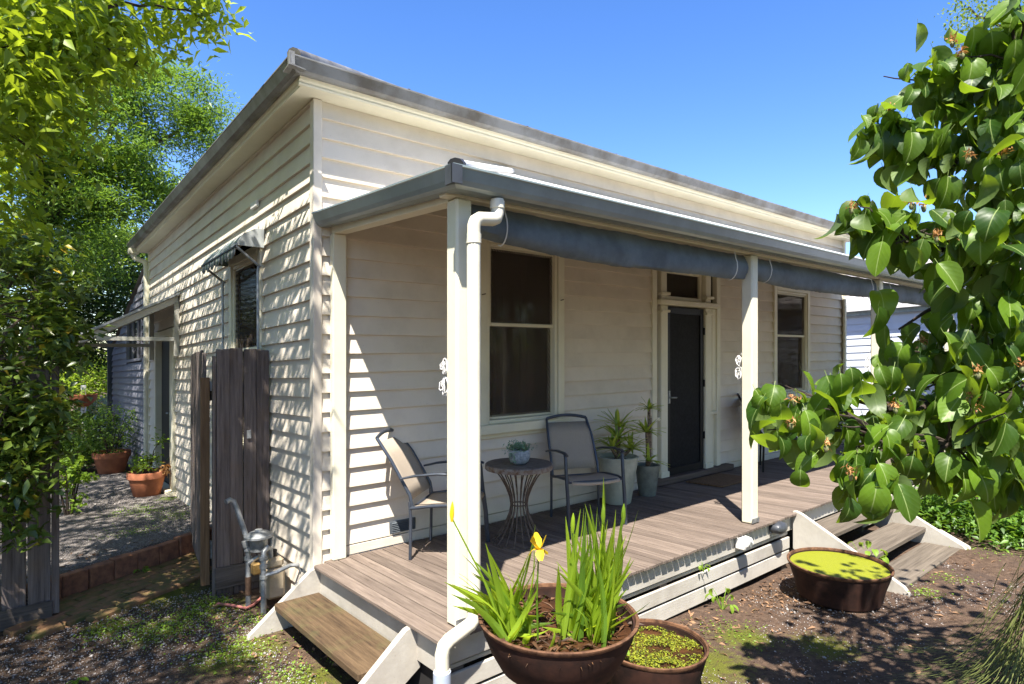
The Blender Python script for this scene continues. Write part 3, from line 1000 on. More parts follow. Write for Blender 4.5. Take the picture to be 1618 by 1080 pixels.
# downpipe of the verandah
dp = [(.30, -1.775, 2.31), (.30, -1.775, 2.235), (.285, -1.78, 2.205), (.26, -1.785, 2.195), (.17, -1.785, 2.185), (.145, -1.785, 2.17), (.135, -1.785, 2.14), (.135, -1.785, .12), (.13, -1.787, .075), (.105, -1.79, .055), (-.03, -1.80, .02), (-.06, -1.80, .0), (-.072, -1.80, -.04), (-.072, -1.80, -.13)]
mb = MB(); mb.tube(dp, .037, 14); dpo = mb.build('downpipe', M['pipe'], house, smooth=True)
for a, b in (((.135, -1.785, 2.05), (.135, -1.785, 2.10)), ((.135, -1.785, .13), (.135, -1.785, .17)), ((-.072, -1.80, -.15), (-.072, -1.80, -.115)), ((.30, -1.775, 2.26), (.30, -1.775, 2.30))):
    MB().tube([a, b], .041, 14).build('pipe_collar', M['pipe'], dpo, smooth=True)
MB().tube([(-.072, -1.80, -.125), (-.072, -1.80, -.55)], .045, 14).build('lower_pipe', M['pipe_grey'], dpo, smooth=True)

# ---- deck
deck = empty('verandah_deck'); deck.parent = house
dk = .022


def deckboard(w, name):
    b = MB(); b.box(-w / 2, w / 2, -1.752, -.035, -dk, .0)
    return b.mesh(name, True, bevel=.003)


meA = deckboard(.085, 'deck_board_wide'); meB = deckboard(.063, 'deck_board_narrow')
x = .045
k = 0
while x < 8.95:
    wide = x < 1.15
    w = .085 if wide else .063
    o = link('deck_board', meA if wide else meB, M['deck'], deck)
    o.location = (x + w / 2, random.uniform(-.004, .004), random.uniform(-.0012, .0012))
    x += w + .0085
    k += 1
MB().box(-.05, .043, -1.74, -.075, -dk - .006, .001).build('nosing_board', M['deck'], deck, bevel=.006)
for yy in (-.25, -.85, -1.45):
    MB().box(.06, 8.9, yy - .03, yy + .03, -.12, -dk - .004).build('joist', M['palingx'], deck)
# screws heads are too small; fascia boards round the edge
MB().box(-.005, .02, -1.70, -.06, -.215, -.035).build('riser_board', M['fascia_w'], deck, bevel=.003)
for i, (a, b, yy) in enumerate(((-.158, -.034, -1.712), (-.198, -.172, -1.69), (-.318, -.216, -1.71), (-.452, -.336, -1.706))):
    for xa, xb in ((.022, 3.76), (5.46, 8.95)):
        MB().box(xa, xb, yy, yy + .022, a, b).build('fascia_board', M['fascia_w'], deck, bevel=.004)
MB().box(3.8, 5.42, -1.70, -1.68, -.165, -.028).build('fascia_board', M['fascia_w'], deck, bevel=.004)
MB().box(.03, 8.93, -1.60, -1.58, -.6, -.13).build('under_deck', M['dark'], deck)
for px_ in (.10, 1.9, 3.7, 5.5, 7.3):
    MB().box(px_ - .04, px_ + .04, -1.685, -1.605, -.6, -.05).build('stump', M['palingx'], deck)
MB().box(8.94, 8.96, -1.70, -.05, -.45, -.03).build('fascia_board', M['fascia_w'], deck)
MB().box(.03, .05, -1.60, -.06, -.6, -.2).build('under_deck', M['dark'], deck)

# left steps
ls = empty('side_steps'); ls.parent = house
ls['label'] = 'single timber step between white stringers at the end of the deck'
t = MB().box(-.335, -.015, -1.40, -.09, -.245, -.195)
t.build('tread', M['tread'], ls, bevel=.008)
for yy in (-.085, -1.445):
    poly = [(.02, -.045), (-.045, -.022), (-.075, -.03), (-.50, -.375), (-.52, -.47), (-.30, -.47), (.02, -.26)]
    MB().py(poly, yy, yy + .042).build('stringer', M['stringer'], ls, bevel=.005)
# right steps
rs = empty('front_steps'); rs.parent = house
rs['label'] = 'three weathered timber steps with white stringers'
for zz, ya, yb in ((-.165, -2.02, -1.715), (-.325, -2.31, -2.0), (-.475, -2.60, -2.29)):
    MB().box(3.842, 5.40, ya, yb, zz - .045, zz).build('tread', M['treadx'], rs, bevel=.006)
for xx in (3.80, 5.402):
    poly = [(-1.717, -.33), (-1.717, .015), (-1.745, .018), (-1.80, .0), (-2.62, -.45), (-2.66, -.50), (-2.66, -.62), (-2.30, -.62)]
    MB().px(poly, xx, xx + .04).build('stringer', M['stringer'], rs, bevel=.005)
poly = [(-2.30, -.36), (-2.42, -.34), (-2.66, -.46), (-2.70, -.62), (-2.30, -.62)]
MB().px(poly, 5.45, 5.485).build('stringer_end', M['stringer'], rs, bevel=.005)

# lamps on the fascia
l1 = empty('deck_light', P(2.87, -1.745, -.075)); tag(l1, 'small white box light on the deck fascia by the second post', 'light')
mb = MB(); mb.px([(.028, .045), (-.06, .035), (-.075, -.01), (-.055, -.05), (.028, -.05)], -.06, .06); mb.build('housing', M['white'], l1, shear=False, bevel=.008)
MB().tube([(.0, -.07, -.005), (.0, -.082, -.005)], .022, 12).build('lens', M['galv'], l1, shear=False, smooth=True)
l2 = empty('deck_lamp', P(3.46, -1.745, -.065)); tag(l2, 'dark grey oval bulkhead lamp on the deck fascia by the steps', 'lamp')
mb = MB()
prof = [(.001, -.075), (.035, -.07), (.062, -.05), (.07, -.02), (.07, .028)]
mb.lathe(prof, 20); mb.xf(Matrix.Diagonal((1.35, .75, 1, 1))); mb.xf(Matrix.Rotation(R(-90), 4, 'X'))
mb.v = [(x_, -y_ if False else y_, z_) for x_, y_, z_ in mb.v]
mb.build('hood', M['lampdark'], l2, shear=False, smooth=True)
MB().box(-.085, .085, .012, .029, -.05, .05).build('back_plate', M['lampdark'], l2, shear=False, bevel=.006)

# ---- dark rear wing beyond the side wall
wy0, wy1 = 6.93, 11.2
wing = empty('rear_wing'); wing.parent = house
wing['label'] = 'dark grey weatherboard wing at the rear'
z = -.75
while z < 3.1:
    ytop = wy0 + (3.22 - z - .12) / .275 if z > 1.9 else wy1
    ye = min(wy1, ytop)
    hl = [(7.35, 9.05, 1.72, 2.45)]
    for s, e in spans(wy0, ye, hl, z, z + .12):
        if e - s > .05: board_y(s, e, z, .12, wing, M['wing'], -.02)
    z += .12
casing(wing, 7.33, 9.07, 1.68, 2.49, .05, M['wing'], -.06, .03, 'y', 'window_frame')
panel(wing, 'window_pane', M['glass'], 7.38, 9.02, 1.73, 2.44, -.012, -.006, 'y')
for yy in (7.9, 8.45): panel(wing, 'glazing_bar', M['wing'], yy, yy + .03, 1.731, 2.439, -.04, -.013, 'y')
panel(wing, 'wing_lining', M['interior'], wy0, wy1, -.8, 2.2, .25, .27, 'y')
mb = MB(); mb.add([(-.06, wy0 - .0, 3.28), (2.0, wy0, 3.28), (2.0, wy1 + .3, 2.02), (-.06, wy1 + .3, 2.02)], [(0, 1, 2, 3)]); mb.add([(-.06, wy0, 3.25), (2.0, wy0, 3.25), (2.0, wy1 + .3, 1.99), (-.06, wy1 + .3, 1.99)], [(3, 2, 1, 0)])
mb.build('wing_roof', M['gutter'], wing)
MB().box(-.12, .0, wy1 + .02, wy1 + .14, -.9, 2.3).build('wing_post', M['wingpost'], wing, bevel=.005)

# ------------------------------------------------------------------ awnings and blinds (things fixed to the house)
aw = empty('window_awning', P(0, 1.67, 2.5)); tag(aw, 'striped fabric awning with scalloped edge over the side window', 'awning')
mb = MB()
n = 44; ya, yb = 1.10, 2.24
rows = [(-.03, 2.66), (-.10, 2.655), (-.20, 2.60), (-.27, 2.50), (-.275, 2.40)]
vs, fs = [], []
for i in range(n + 1):
    y_ = ya + (yb - ya) * i / n
    for j, (xx, zz) in enumerate(rows):
        z_ = zz
        if j == 4: z_ = 2.435 - .045 * abs(math.sin(math.pi * (i / n) * 7))
        vs.append((xx, y_ + .006 * math.sin(i * 2 + j), z_ + .006 * math.sin(i * 1.3 + j)))
m5 = len(rows)
for i in range(n):
    for j in range(m5 - 1): fs.append((i * m5 + j, (i + 1) * m5 + j, (i + 1) * m5 + j + 1, i * m5 + j + 1))
mb.add(vs, fs)
o = mb.build('canopy', M['stripe'], None, smooth=True); o.parent = aw; o.location = -aw.location
o.modifiers.new('thick', 'SOLIDIFY').thickness = .004
for y_ in (ya, yb):
    o = MB().add([(-.03, y_, 2.66), (-.10, y_, 2.655), (-.20, y_, 2.60), (-.27, y_, 2.50), (-.03, y_, 2.50)], [(0, 1, 2, 3, 4)]).build('side_flap', M['stripe'], aw); o.location = -aw.location
    o.modifiers.new('thick', 'SOLIDIFY').thickness = .004
    o = MB().tube([(-.265, y_, 2.49), (-.06, y_ + .01, 2.33)], .013, 6).build('arm', M['galv'], aw); o.location = -aw.location
o = MB().tube([(-.268, ya - .01, 2.485), (-.268, yb + .01, 2.485)], .013, 6).build('front_bar', M['blackmetal'], aw); o.location = -aw.location
for y_ in (ya + .01, yb):
    o = MB().tube([(-.05, y_ + .03, 2.34), (-.075, y_, 2.34), (-.08, y_, 2.30), (-.08, y_ - .01, .7)], .011, 6).build('pull_rod', M['galv'], aw, smooth=True); o.location = -aw.location

cp = empty('door_canopy', P(0, 5.5, 2.2)); tag(cp, 'grey lean-to canopy on timber brackets over the side door', 'canopy')


def cpb(mb, name, m, **kw):
    o = mb.build(name, m, cp, **kw); o.location = -cp.location
    return o


mb = MB(); mb.add([(-.03, 4.5, 2.47), (-.03, 6.5, 2.47), (-1.12, 6.5, 1.90), (-1.12, 4.5, 1.90), (-.03, 4.5, 2.50), (-.03, 6.5, 2.50), (-1.12, 6.5, 1.93), (-1.12, 4.5, 1.93)],
                  [(0, 1, 2, 3), (7, 6, 5, 4), (0, 3, 7, 4), (1, 5, 6, 2), (0, 4, 5, 1), (3, 2, 6, 7)])
cpb(mb, 'canopy_roof', M['canopy'])
for y_ in (4.56, 6.38):
    mb = MB(); mb.add([(-.04, y_, 2.455), (-.04, y_ + .05, 2.455), (-1.10, y_ + .05, 1.90), (-1.10, y_, 1.90), (-.04, y_, 2.37), (-.04, y_ + .05, 2.37), (-1.10, y_ + .05, 1.815), (-1.10, y_, 1.815)],
                      [(0, 1, 2, 3), (7, 6, 5, 4), (0, 3, 7, 4), (1, 5, 6, 2), (0, 4, 5, 1), (3, 2, 6, 7)])
    cpb(mb, 'rafter', M['canopyframe'])
    cpb(MB().box(-.085, -.024, y_, y_ + .05, 1.66, 2.368), 'wall_bracket', M['canopyframe'], bevel=.004)
    cpb(MB().box(-.93, -.086, y_ + .004, y_ + .046, 1.86, 1.91), 'cross_tie', M['canopyframe'], bevel=.003)
cpb(MB().box(-1.125, -1.10, 4.5, 6.5, 1.80, 1.895), 'fascia', M['canopyframe'])

blind_defs = [('long rolled canvas blind in the first verandah bay nearest the corner', .23, 3.12, .62), ('rolled canvas blind in the middle verandah bay', 3.27, 5.98, .5), ('rolled canvas blind in the far verandah bay behind the leaves', 6.12, 8.68, .55)]
for bi, (lab, a, b, sg) in enumerate(blind_defs):
    bl = empty('rolled_blind', P((a + b) / 2, VY, 2.2)); tag(bl, lab, 'blind', 'rolled blinds along the verandah')
    mb = MB(); n = 60; k = 18
    vs, fs = [], []
    for i in range(n + 1):
        t = i / n; xx = a + (b - a) * t
        sag = .032 * math.sin(math.pi * t) + .012 * math.sin(7 * t + bi) + .02 * t
        for j in range(k):
            an = 2 * math.pi * j / k
            ry = .046 + .006 * math.sin(9 * t + 2 * an + bi) ; rz = .098 + .012 * math.sin(5 * t + an + bi)
            wr = .007 * mnoise.noise(Vector((xx * 3, an * 1.5, bi * 9))) + .007 * mnoise.noise(Vector((xx * 14 + an * 3, an * 2, bi)))
            yy = VY + .02 + (ry + wr) * math.cos(an)
            zz = 2.225 - sag + (rz + wr) * math.sin(an)
            if math.sin(an) > .25: zz = max(zz, 2.225 - sag + .02) + (2.312 - (2.225 - sag + rz)) * (math.sin(an) - .25) / .75; yy = VY + .02 + (yy - VY - .02) * (1 - .55 * (math.sin(an) - .25))
            vs.append((xx, yy, min(zz, 2.314)))
    for i in range(n):
        for j in range(k): fs.append((i * k + j, (i + 1) * k + j, (i + 1) * k + (j + 1) % k, i * k + (j + 1) % k))
    fs.append(tuple(range(k))); fs.append(tuple(n * k + j for j in range(k - 1, -1, -1)))
    mb.add(vs, fs)
    o = mb.build('canvas_roll', M['blind'], bl, smooth=True); o.location = -bl.location
    for t in (.07, .92):
        xx = a + (b - a) * t; sag = .032 * math.sin(math.pi * t) + .02 * t
        pts = [(xx, VY - .04, 2.312)]
        for q in range(9):
            an = R(150 + q * 18)
            pts.append((xx + .004 * q, VY + .02 + .082 * math.cos(an), 2.225 - sag + .112 * math.sin(an)))
        o = MB().tube(pts, .004, 5).build('roll_cord', M['cord'], bl, smooth=True); o.location = -bl.location
    # pull cord down to a coil hung on the post
    xe = a if bi == 0 else a
    xq = a - .135 if bi == 0 else a - .125
    o = MB().tube([(a + .03, VY - .02, 2.2), (a - .0, VY + .03, 1.8), (xq + .02, VY + .06, 1.46)], .003, 5).build('pull_cord', M['cord'], bl); o.location = -bl.location
    for cz, cr in ((1.44, .04), (1.33, .05)):
        pts = []
        for q in range(46):
            an = q * .55
            w_ = .75 + .35 * math.sin(an * .41 + bi) ; pts.append((xq + .35 * cr * math.sin(an * .37), VY + .075 + cr * .5 * w_ * math.cos(an + .3 * math.sin(an * .2)) + random.uniform(-.005, .005), cz - .03 + cr * w_ * math.sin(an) + random.uniform(-.006, .006)))
        o = MB().tube(pts, .0035, 5).build('cord_coil', M['cord'], bl, smooth=True); o.location = -bl.location

# ------------------------------------------------------------------ foliage tools
def leaf_shape(kind):
    """unit leaf along +x, face up z; returns verts (n,3), faces (m,k), uv"""
    if kind == 'diamond':
        v = np.array([(0, 0, 0), (.45, .5, .06), (1, 0, -.06), (.45, -.5, .06)])
        f = np.array([(0, 3, 2, 1)])
    elif kind == 'fold':
        v = np.array([(0, 0, 0), (.35, .5, .10), (1, 0, -.10), (.35, -.5, .10), (.4, 0, .0)])
        f = np.array([(0, 4, 1), (4, 2, 1), (0, 3, 4), (4, 3, 2)])
    elif kind == 'blade':
        v = np.array([(0, .5, 0), (0, -.5, 0), (.5, .42, .10), (.5, -.42, .10), (1, 0, -.02)])
        f = np.array([(0, 1, 3), (0, 3, 2), (2, 3, 4)])
    return v, f


def orient(n, droop=0.0, spread=1.0, dirs=None):
    """random leaf frames: columns length dir, width dir, normal"""
    az = rng.uniform(0, 2 * np.pi, n)
    el = rng.normal(droop, .45 * spread, n)
    a = np.stack([np.cos(az) * np.cos(el), np.sin(az) * np.cos(el), np.sin(el)], 1)
    if dirs is not None: a = dirs
    up = np.stack([rng.normal(0, .55, n), rng.normal(0, .55, n), np.ones(n)], 1)
    b = np.cross(up, a); b /= np.linalg.norm(b, axis=1)[:, None] + 1e-9
    c = np.cross(a, b)
    return a, b, c


def leaves(pos, length, width, kind='fold', droop=-.3, spread=1.0, dirs=None):
    n = len(pos)
    v, f = leaf_shape(kind)
    a, b, c = orient(n, droop, spread, dirs)
    L = np.broadcast_to(np.asarray(length), (n,))[:, None, None]
    W = np.broadcast_to(np.asarray(width), (n,))[:, None, None]
    V = pos[:, None, :] + v[None, :, 0:1] * L * a[:, None, :] + v[None, :, 1:2] * W * b[:, None, :] + v[None, :, 2:3] * L * c[:, None, :]
    Fi = f[None] + (np.arange(n) * len(v))[:, None, None]
    return V.reshape(-1, 3), Fi.reshape(-1, f.shape[1])


def crown_points(n, blobs, clump=.35, per=26, shell=.55):
    """points in leafy clumps spread through ellipsoids: (cx,cy,cz,rx,ry,rz,weight)"""
    w = np.array([b[6] for b in blobs], float); w /= w.sum()
    nc = max(1, n // per)
    pick = rng.choice(len(blobs), nc, p=w)
    B = np.array([b[:6] for b in blobs])
    d = rng.normal(size=(nc, 3)); d /= np.linalg.norm(d, axis=1)[:, None]
    r = rng.uniform(shell ** 3, 1, nc) ** (1 / 3)
    cc = B[pick, :3] + d * r[:, None] * B[pick, 3:6]
    k = rng.integers(0, nc, n)
    off = rng.normal(size=(n, 3)) * clump * np.array([1, 1, .6])
    return cc[k] + off


def foliage(name, pos, length, width, m, parent, kind='fold', droop=-.3, spread=1.0, kindtag=None):
    V, F = leaves(pos, length, width, kind, droop, spread)
    o = npmesh(name, V, F, m, parent)
    if kindtag: o['kind'] = kindtag
    return o


def limb(mb, pts, r0, r1, n=8, wob=.03):
    pts = [Vector(p) for p in pts]
    out = []
    seg = 4
    for i in range(len(pts) - 1):
        for j in range(seg):
            t = j / seg
            out.append(pts[i].lerp(pts[i + 1], t) + Vector((random.gauss(0, wob), random.gauss(0, wob), random.gauss(0, wob * .5))) * (1 if (i + j) else 0))
    out.append(pts[-1])
    rs = [r0 + (r1 - r0) * i / (len(out) - 1) for i in range(len(out))]
    mb.tube(out, rs, n)


# ------------------------------------------------------------------ fences and gate
def plank(name, m, parent, x0, x1, y0, y1, z0, z1, j=.006, bevel=.003, lean=0):
    mb = MB().box(x0, x1, y0, y1, z0, z1)
    mb.v = [(x_ + (lean if zz > (z0 + z1) / 2 else 0) + random.uniform(-j, j) * .5, y_, zz + random.uniform(-j, j) * (2 if zz > (z0 + z1) / 2 else .5)) for x_, y_, zz in mb.v]
    return mb.build(name, m, parent, bevel=bevel)


fe = empty('fence_panel'); tag(fe, 'short grey paling fence panel against the side wall beside the gas meter', 'fence')
for i, (a, b, t) in enumerate(((-.428, -.327, 1.60), (-.322, -.222, 1.605), (-.216, -.115, 1.60), (-.110, -.008, 1.60))):
    plank('paling', M['paling'], fe, a - .03, b - .03, .93, .952, -.165 if i else -.20, t, lean=random.uniform(-.004, .004))
plank('bottom_rail', M['palingx'], fe, -.47, -.035, .90, .925, -.335, -.17)
for i, (a, b) in enumerate(((-.45, -.33), (-.32, -.2), (-.19, -.05))):
    plank('lower_paling', M['paling'], fe, a, b, .935, .955, -.46, -.33)
plank('back_rail', M['palingx'], fe, -.46, -.04, .954, .99, 1.25, 1.33)
MB().box(-.225, -.19, .915, .93, .86, .93).build('latch', M['galv'], fe, bevel=.003)
MB().box(-.485, -.463, .925, .96, -.45, 1.55).build('edge_stud', M['paling'], fe, bevel=.003)

gt = empty('garden_gate', P(-.46, 1.12, -.4)); tag(gt, 'grey timber garden gate swung open along the side wall', 'gate')
g0 = np.array([-.49, 1.10]); g1 = np.array([-.30, 2.55]); gd = (g1 - g0) / np.linalg.norm(g1 - g0); gn = np.array([-gd[1], gd[0]])


def gpl(name, m, s0, s1, n0, n1, z0, z1):
    mb = MB(); mb.box(s0, s1, n0, n1, z0, z1)
    jz = random.uniform(-.02, .02)
    mb.v = [(g0[0] + gd[0] * s + gn[0] * q, g0[1] + gd[1] * s + gn[1] * q, zz + (jz if zz > .5 else 0)) for s, q, zz in mb.v]
    o = mb.build(name, m, gt, bevel=.003); o.location = -gt.location
    return o


for i in range(12):
    gpl('paling', M['paling'], .11 + i * .112, .212 + i * .112, -.01 + random.uniform(-.004, .004), .012, -.30, 1.60)
gpl('gate_post', M['palingbrown'], -.03, .045, -.02, .045, -.33, 1.39)
gpl('gate_rail', M['palingx'], .05, 1.4, -.046, -.012, -.2, -.1)
gpl('gate_rail', M['palingx'], .05, 1.4, -.046, -.012, 1.2, 1.3)
gpl('hinge', M['galv'], -.02, .03, -.05, -.022, 1.25, 1.33)
gpl('hinge', M['galv'], -.02, .03, -.05, -.022, -.12, .02)

fl = empty('paling_fence', P(-2.2, 1.33, -.4)); tag(fl, 'tall grey paling fence at the left under the glossy shrub', 'fence')


def flp(*a, **k):
    o = plank(*a, **k); o.location = -fl.location
    return o


xx = -1.505
i = 0
while xx > -3.6:
    flp('paling', M['paling'], fl, xx - .138, xx, 1.33, 1.352, -.27, 1.5 + random.uniform(-.03, .03), lean=random.uniform(-.006, .006))
    flp('lower_paling', M['paling'], fl, xx - .13, xx - .004, 1.335, 1.357, -.46, -.30)
    xx -= .146; i += 1
flp('bottom_rail', M['palingx'], fl, -3.6, -1.50, 1.29, 1.328, -.40, -.255)
flp('top_rail', M['palingx'], fl, -3.6, -1.50, 1.355, 1.39, 1.2, 1.28)
flp('fence_post', M['paling'], fl, -1.50, -1.455, 1.31, 1.40, -.36, 1.55)

# ------------------------------------------------------------------ bricks: path edging and paving
path = empty('brick_path', P(-.9, 1.8, -.4)); tag(path, 'mossy brick paving between the fence and the gate', kind='structure')
u = (EDGE_B - EDGE_A) / np.linalg.norm(EDGE_B - EDGE_A); nn = np.array([-u[1], u[0]])


def brick_mesh(l, w, h):
    mb = MB().box(-l / 2, l / 2, -w / 2, w / 2, -h / 2, h / 2)
    mb.jitter(.004)
    return mb.mesh('brick', False, bevel=.008)


bm_edge = [brick_mesh(.205, .10, .20) for _ in range(3)]
ang = math.atan2(u[1], u[0])
s = .0
while s < 1.75:
    q = EDGE_A + u * (s + .1) + nn * .0
    o = link('edging_brick', random.choice(bm_edge), M['brick'], path)
    o.location = P(q[0], q[1], -.305 + random.uniform(-.012, .012)) - path.location
    o.rotation_euler = (random.uniform(-.06, .06), random.uniform(-.07, .07), ang + random.uniform(-.06, .06))
    s += .222
bm_pav = [brick_mesh(.222, .105, .06) for _ in range(4)]
for r_ in range(6):
    s = -.25 + (.11 if r_ % 2 else 0)
    while s < 2.0:
        q = EDGE_A + u * s - nn * (.115 + r_ * .113)
        if q[0] < -.05 and q[0] > -1.75 and q[1] > 1.02:
            o = link('paving_brick', random.choice(bm_pav), M['brickmoss'], path)
            o.location = P(q[0], q[1], float(ground_level(q[0], q[1])) + .0 + random.uniform(-.006, .004)) - path.location
            o.rotation_euler = (random.uniform(-.03, .03), random.uniform(-.03, .03), ang + random.uniform(-.02, .02))
        s += .231

# ------------------------------------------------------------------ gas meter and hose
gm = empty('gas_meter', P(-.2, .45, -.4)); tag(gm, 'galvanised gas meter with round regulator and pipes beside the fence panel', 'gas meter')


def gmo(mb, name, m, **k):
    o = mb.build(name, m, gm, **k); o.location = -gm.location
    return o


gmo(MB().tube([(-.285, .30, -.43), (-.285, .30, .02), (-.28, .31, .065), (-.25, .33, .085), (-.22, .35, .06), (-.215, .36, .0)], .021, 10), 'inlet_pipe', M['galv'], smooth=True)
gmo(MB().tube([(-.33, .52, -.43), (-.33, .52, .06)], .02, 10), 'outlet_pipe', M['galv'], smooth=True)
gmo(MB().tube([(-.33, .52, .06), (-.345, .53, .16), (-.40, .56, .36), (-.42, .57, .42), (-.45, .57, .44), (-.48, .56, .43)], .02, 10), 'vent_pipe', M['galv'], smooth=True)
mb = MB(); mb.lathe([(.02, -.12), (.06, -.11), (.065, -.03), (.072, -.02), (.105, -.01), (.105, .005), (.07, .03), (.03, .04), (.028, .05), (.001, .052)], 24, (-.28, .43, .16)); gmo(mb, 'regulator', M['galv'], smooth=True)
gmo(MB().box(-.24, -.10, .36, .56, -.33, -.10), 'meter_case', M['meterbox'], bevel=.018)
gmo(MB().box(-.235, -.105, .365, .555, -.10, -.02), 'meter_top', M['meterbox'], bevel=.022)
gmo(MB().tube([(-.17, .44, -.02), (-.17, .44, .03)], .03, 12), 'meter_union', M['blackmetal'], smooth=True)
gmo(MB().tube([(-.285, .30, -.11), (-.20, .28, -.10), (-.10, .27, -.07), (-.03, .27, -.08), (-.015, .27, -.13)], .016, 8), 'house_pipe', M['galv'], smooth=True)
gmo(MB().tube([(-.33, .50, -.05), (-.27, .44, .0)], .018, 8), 'union_pipe', M['galv'], smooth=True)
gmo(MB().box(-.33, -.27, .40, .47, -.13, -.04), 'valve_body', M['brass'], bevel=.012)
gmo(MB().tube([(-.33, .52, -.30), (-.33, .52, -.16)], .024, 10), 'sleeve', M['copper'], smooth=True)
for zz in (-.12, -.04, .02):
    gmo(MB().tube([(-.285, .30, zz - .012), (-.285, .30, zz + .012)], .029, 8), 'nut', M['galv'], smooth=True)
for zz in (-.02, .05):
    gmo(MB().tube([(-.33, .52, zz - .012), (-.33, .52, zz + .014)], .029, 8), 'nut', M['galv'], smooth=True)
gmo(MB().tube([(-.345, .53, .12), (-.335, .525, .07)], .034, 10), 'elbow', M['galv'], smooth=True)
pts = [(-.50, .72, 0), (-.42, .60, 0), (-.36, .47, 0), (-.30, .50, 0), (-.2, .62, 0), (-.08, .66, 0)]
mb = MB(); mb.tube([(x_, y_, gz(x_, y_) + .018) for x_, y_, _ in pts], .011, 8)
o = mb.build('garden_hose', M['hose'], None, shear=False, smooth=True); tag(o, 'short length of pink hose on the soil behind the gas meter', 'hose')

# ------------------------------------------------------------------ verandah furniture
def sling_chair(name, loc, ang, label, mf, ms, W=.55, back_h=.93, recl=.27, group=None):
    """chair facing +x, origin between the feet"""
    t = empty(name, loc, ang); tag(t, label, 'chair', group)
    hw = W / 2

    def pt(mb, nm, m, **k): return mb.build(nm, m, t, shear=False, **k)
    r = .0125
    for s in (-1, 1):
        pt(MB().tube([(-.22, s * (hw - .02), 0), (-.215, s * (hw - .02), .3), (-.225, s * (hw - .022), .42)], r, 8), 'back_leg', mf, smooth=True)
        pt(MB().tube([(.25, s * (hw + .01), 0), (.23, s * (hw + .01), .25), (.20, s * (hw + .012), .45), (.185, s * (hw + .012), .60), (.175, s * (hw + .012), .635)], r * 1.25, 8, flat=1.2), 'front_leg', mf, smooth=True)
        pt(MB().tube([(.215, s * (hw + .012), .632), (.16, s * (hw + .016), .648), (.0, s * (hw + .016), .645), (-.18, s * (hw + .008), .62), (-.285, s * (hw - .0), .595)], [.016, .021, .021, .018, .014], 8, flat=.55), 'armrest', mf, smooth=True)
        pt(MB().tube([(.215, s * (hw - .005), .405), (.15, s * (hw - .012), .418), (-.05, s * (hw - .012), .402), (-.22, s * (hw - .02), .375)], .0125, 8), 'seat_rail', mf, smooth=True)
        # back stile
        pt(MB().tube([(-.205, s * (hw - .03), .37), (-.225, s * (hw - .028), .47), (-.225 - recl * .55, s * (hw - .035), .72), (-.225 - recl, s * (hw - .055), back_h - .02)], .0125, 8, flat=1.1), 'back_stile', mf, smooth=True)
    top = []
    for i in range(9):
        q = -1 + i / 4
        top.append((-.225 - recl - .012 * (1 - q * q), q * (hw - .055), back_h - .02 + .028 * (1 - q * q)))
    pt(MB().tube(top, .0125, 8, flat=1.2), 'top_rail', mf, smooth=True)
    pt(MB().tube([(.205, -(hw - .01), .40), (.205, hw - .01, .40)], .011, 8), 'front_rail', mf, smooth=True)
    pt(MB().tube([(-.215, -(hw - .03), .37), (-.215, hw - .03, .37)], .011, 8), 'rear_rail', mf, smooth=True)

    def cloth(rows, nm):
        mb = MB(); n = 10; vs, fs = [], []
        for (cx_, cz_, w) in rows:
            for i in range(n + 1):
                q = -1 + 2 * i / n
                vs.append((cx_ - .012 * (1 - q * q) * (1 if nm == 'back_sling' else 0), q * w, cz_ - (.014 * (1 - q * q) if nm == 'seat_sling' else 0)))
        for j in range(len(rows) - 1):
            for i in range(n): fs.append((j * (n + 1) + i, j * (n + 1) + i + 1, (j + 1) * (n + 1) + i + 1, (j + 1) * (n + 1) + i))
        mb.add(vs, fs)
        o = pt(mb, nm, ms, smooth=True)
        o.modifiers.new('thick', 'SOLIDIFY').thickness = .004
    w = hw - .03
    cloth([(-.212, .43, w - .005), (-.225 - recl * .12, .52, w - .008), (-.225 - recl * .35, .64, w - .012), (-.225 - recl * .6, .75, w - .014), (-.225 - recl * .93, back_h - .055, w - .026)], 'back_sling')
    cloth([(.232, .385, w), (.225, .405, w), (.19, .419, w), (.08, .413, w), (-.08, .398, w), (-.2, .385, w - .006)], 'seat_sling')
    return t


sling_chair('patio_chair', P(.85, -.47, .002), math.atan2(-.77, .64), 'taupe sling armchair left of the table, half in sunlight', M['frame'], M['sling'], .52, .90, .27, 'taupe chairs by the round table')
sling_chair('patio_chair', P(2.245, -.585, .002), math.atan2(-.93, -.36), 'taupe sling armchair right of the table, fully in shade', M['frame'], M['sling'], .52, .90, .20, 'taupe chairs by the round table')
sling_chair('dark_chair', P(5.9, -.55, .002), math.atan2(-.8, .5), 'black sling chair at the far end, half hidden by big leaves', M['blackmetal'], M['darksling'], .55, .95, .27)

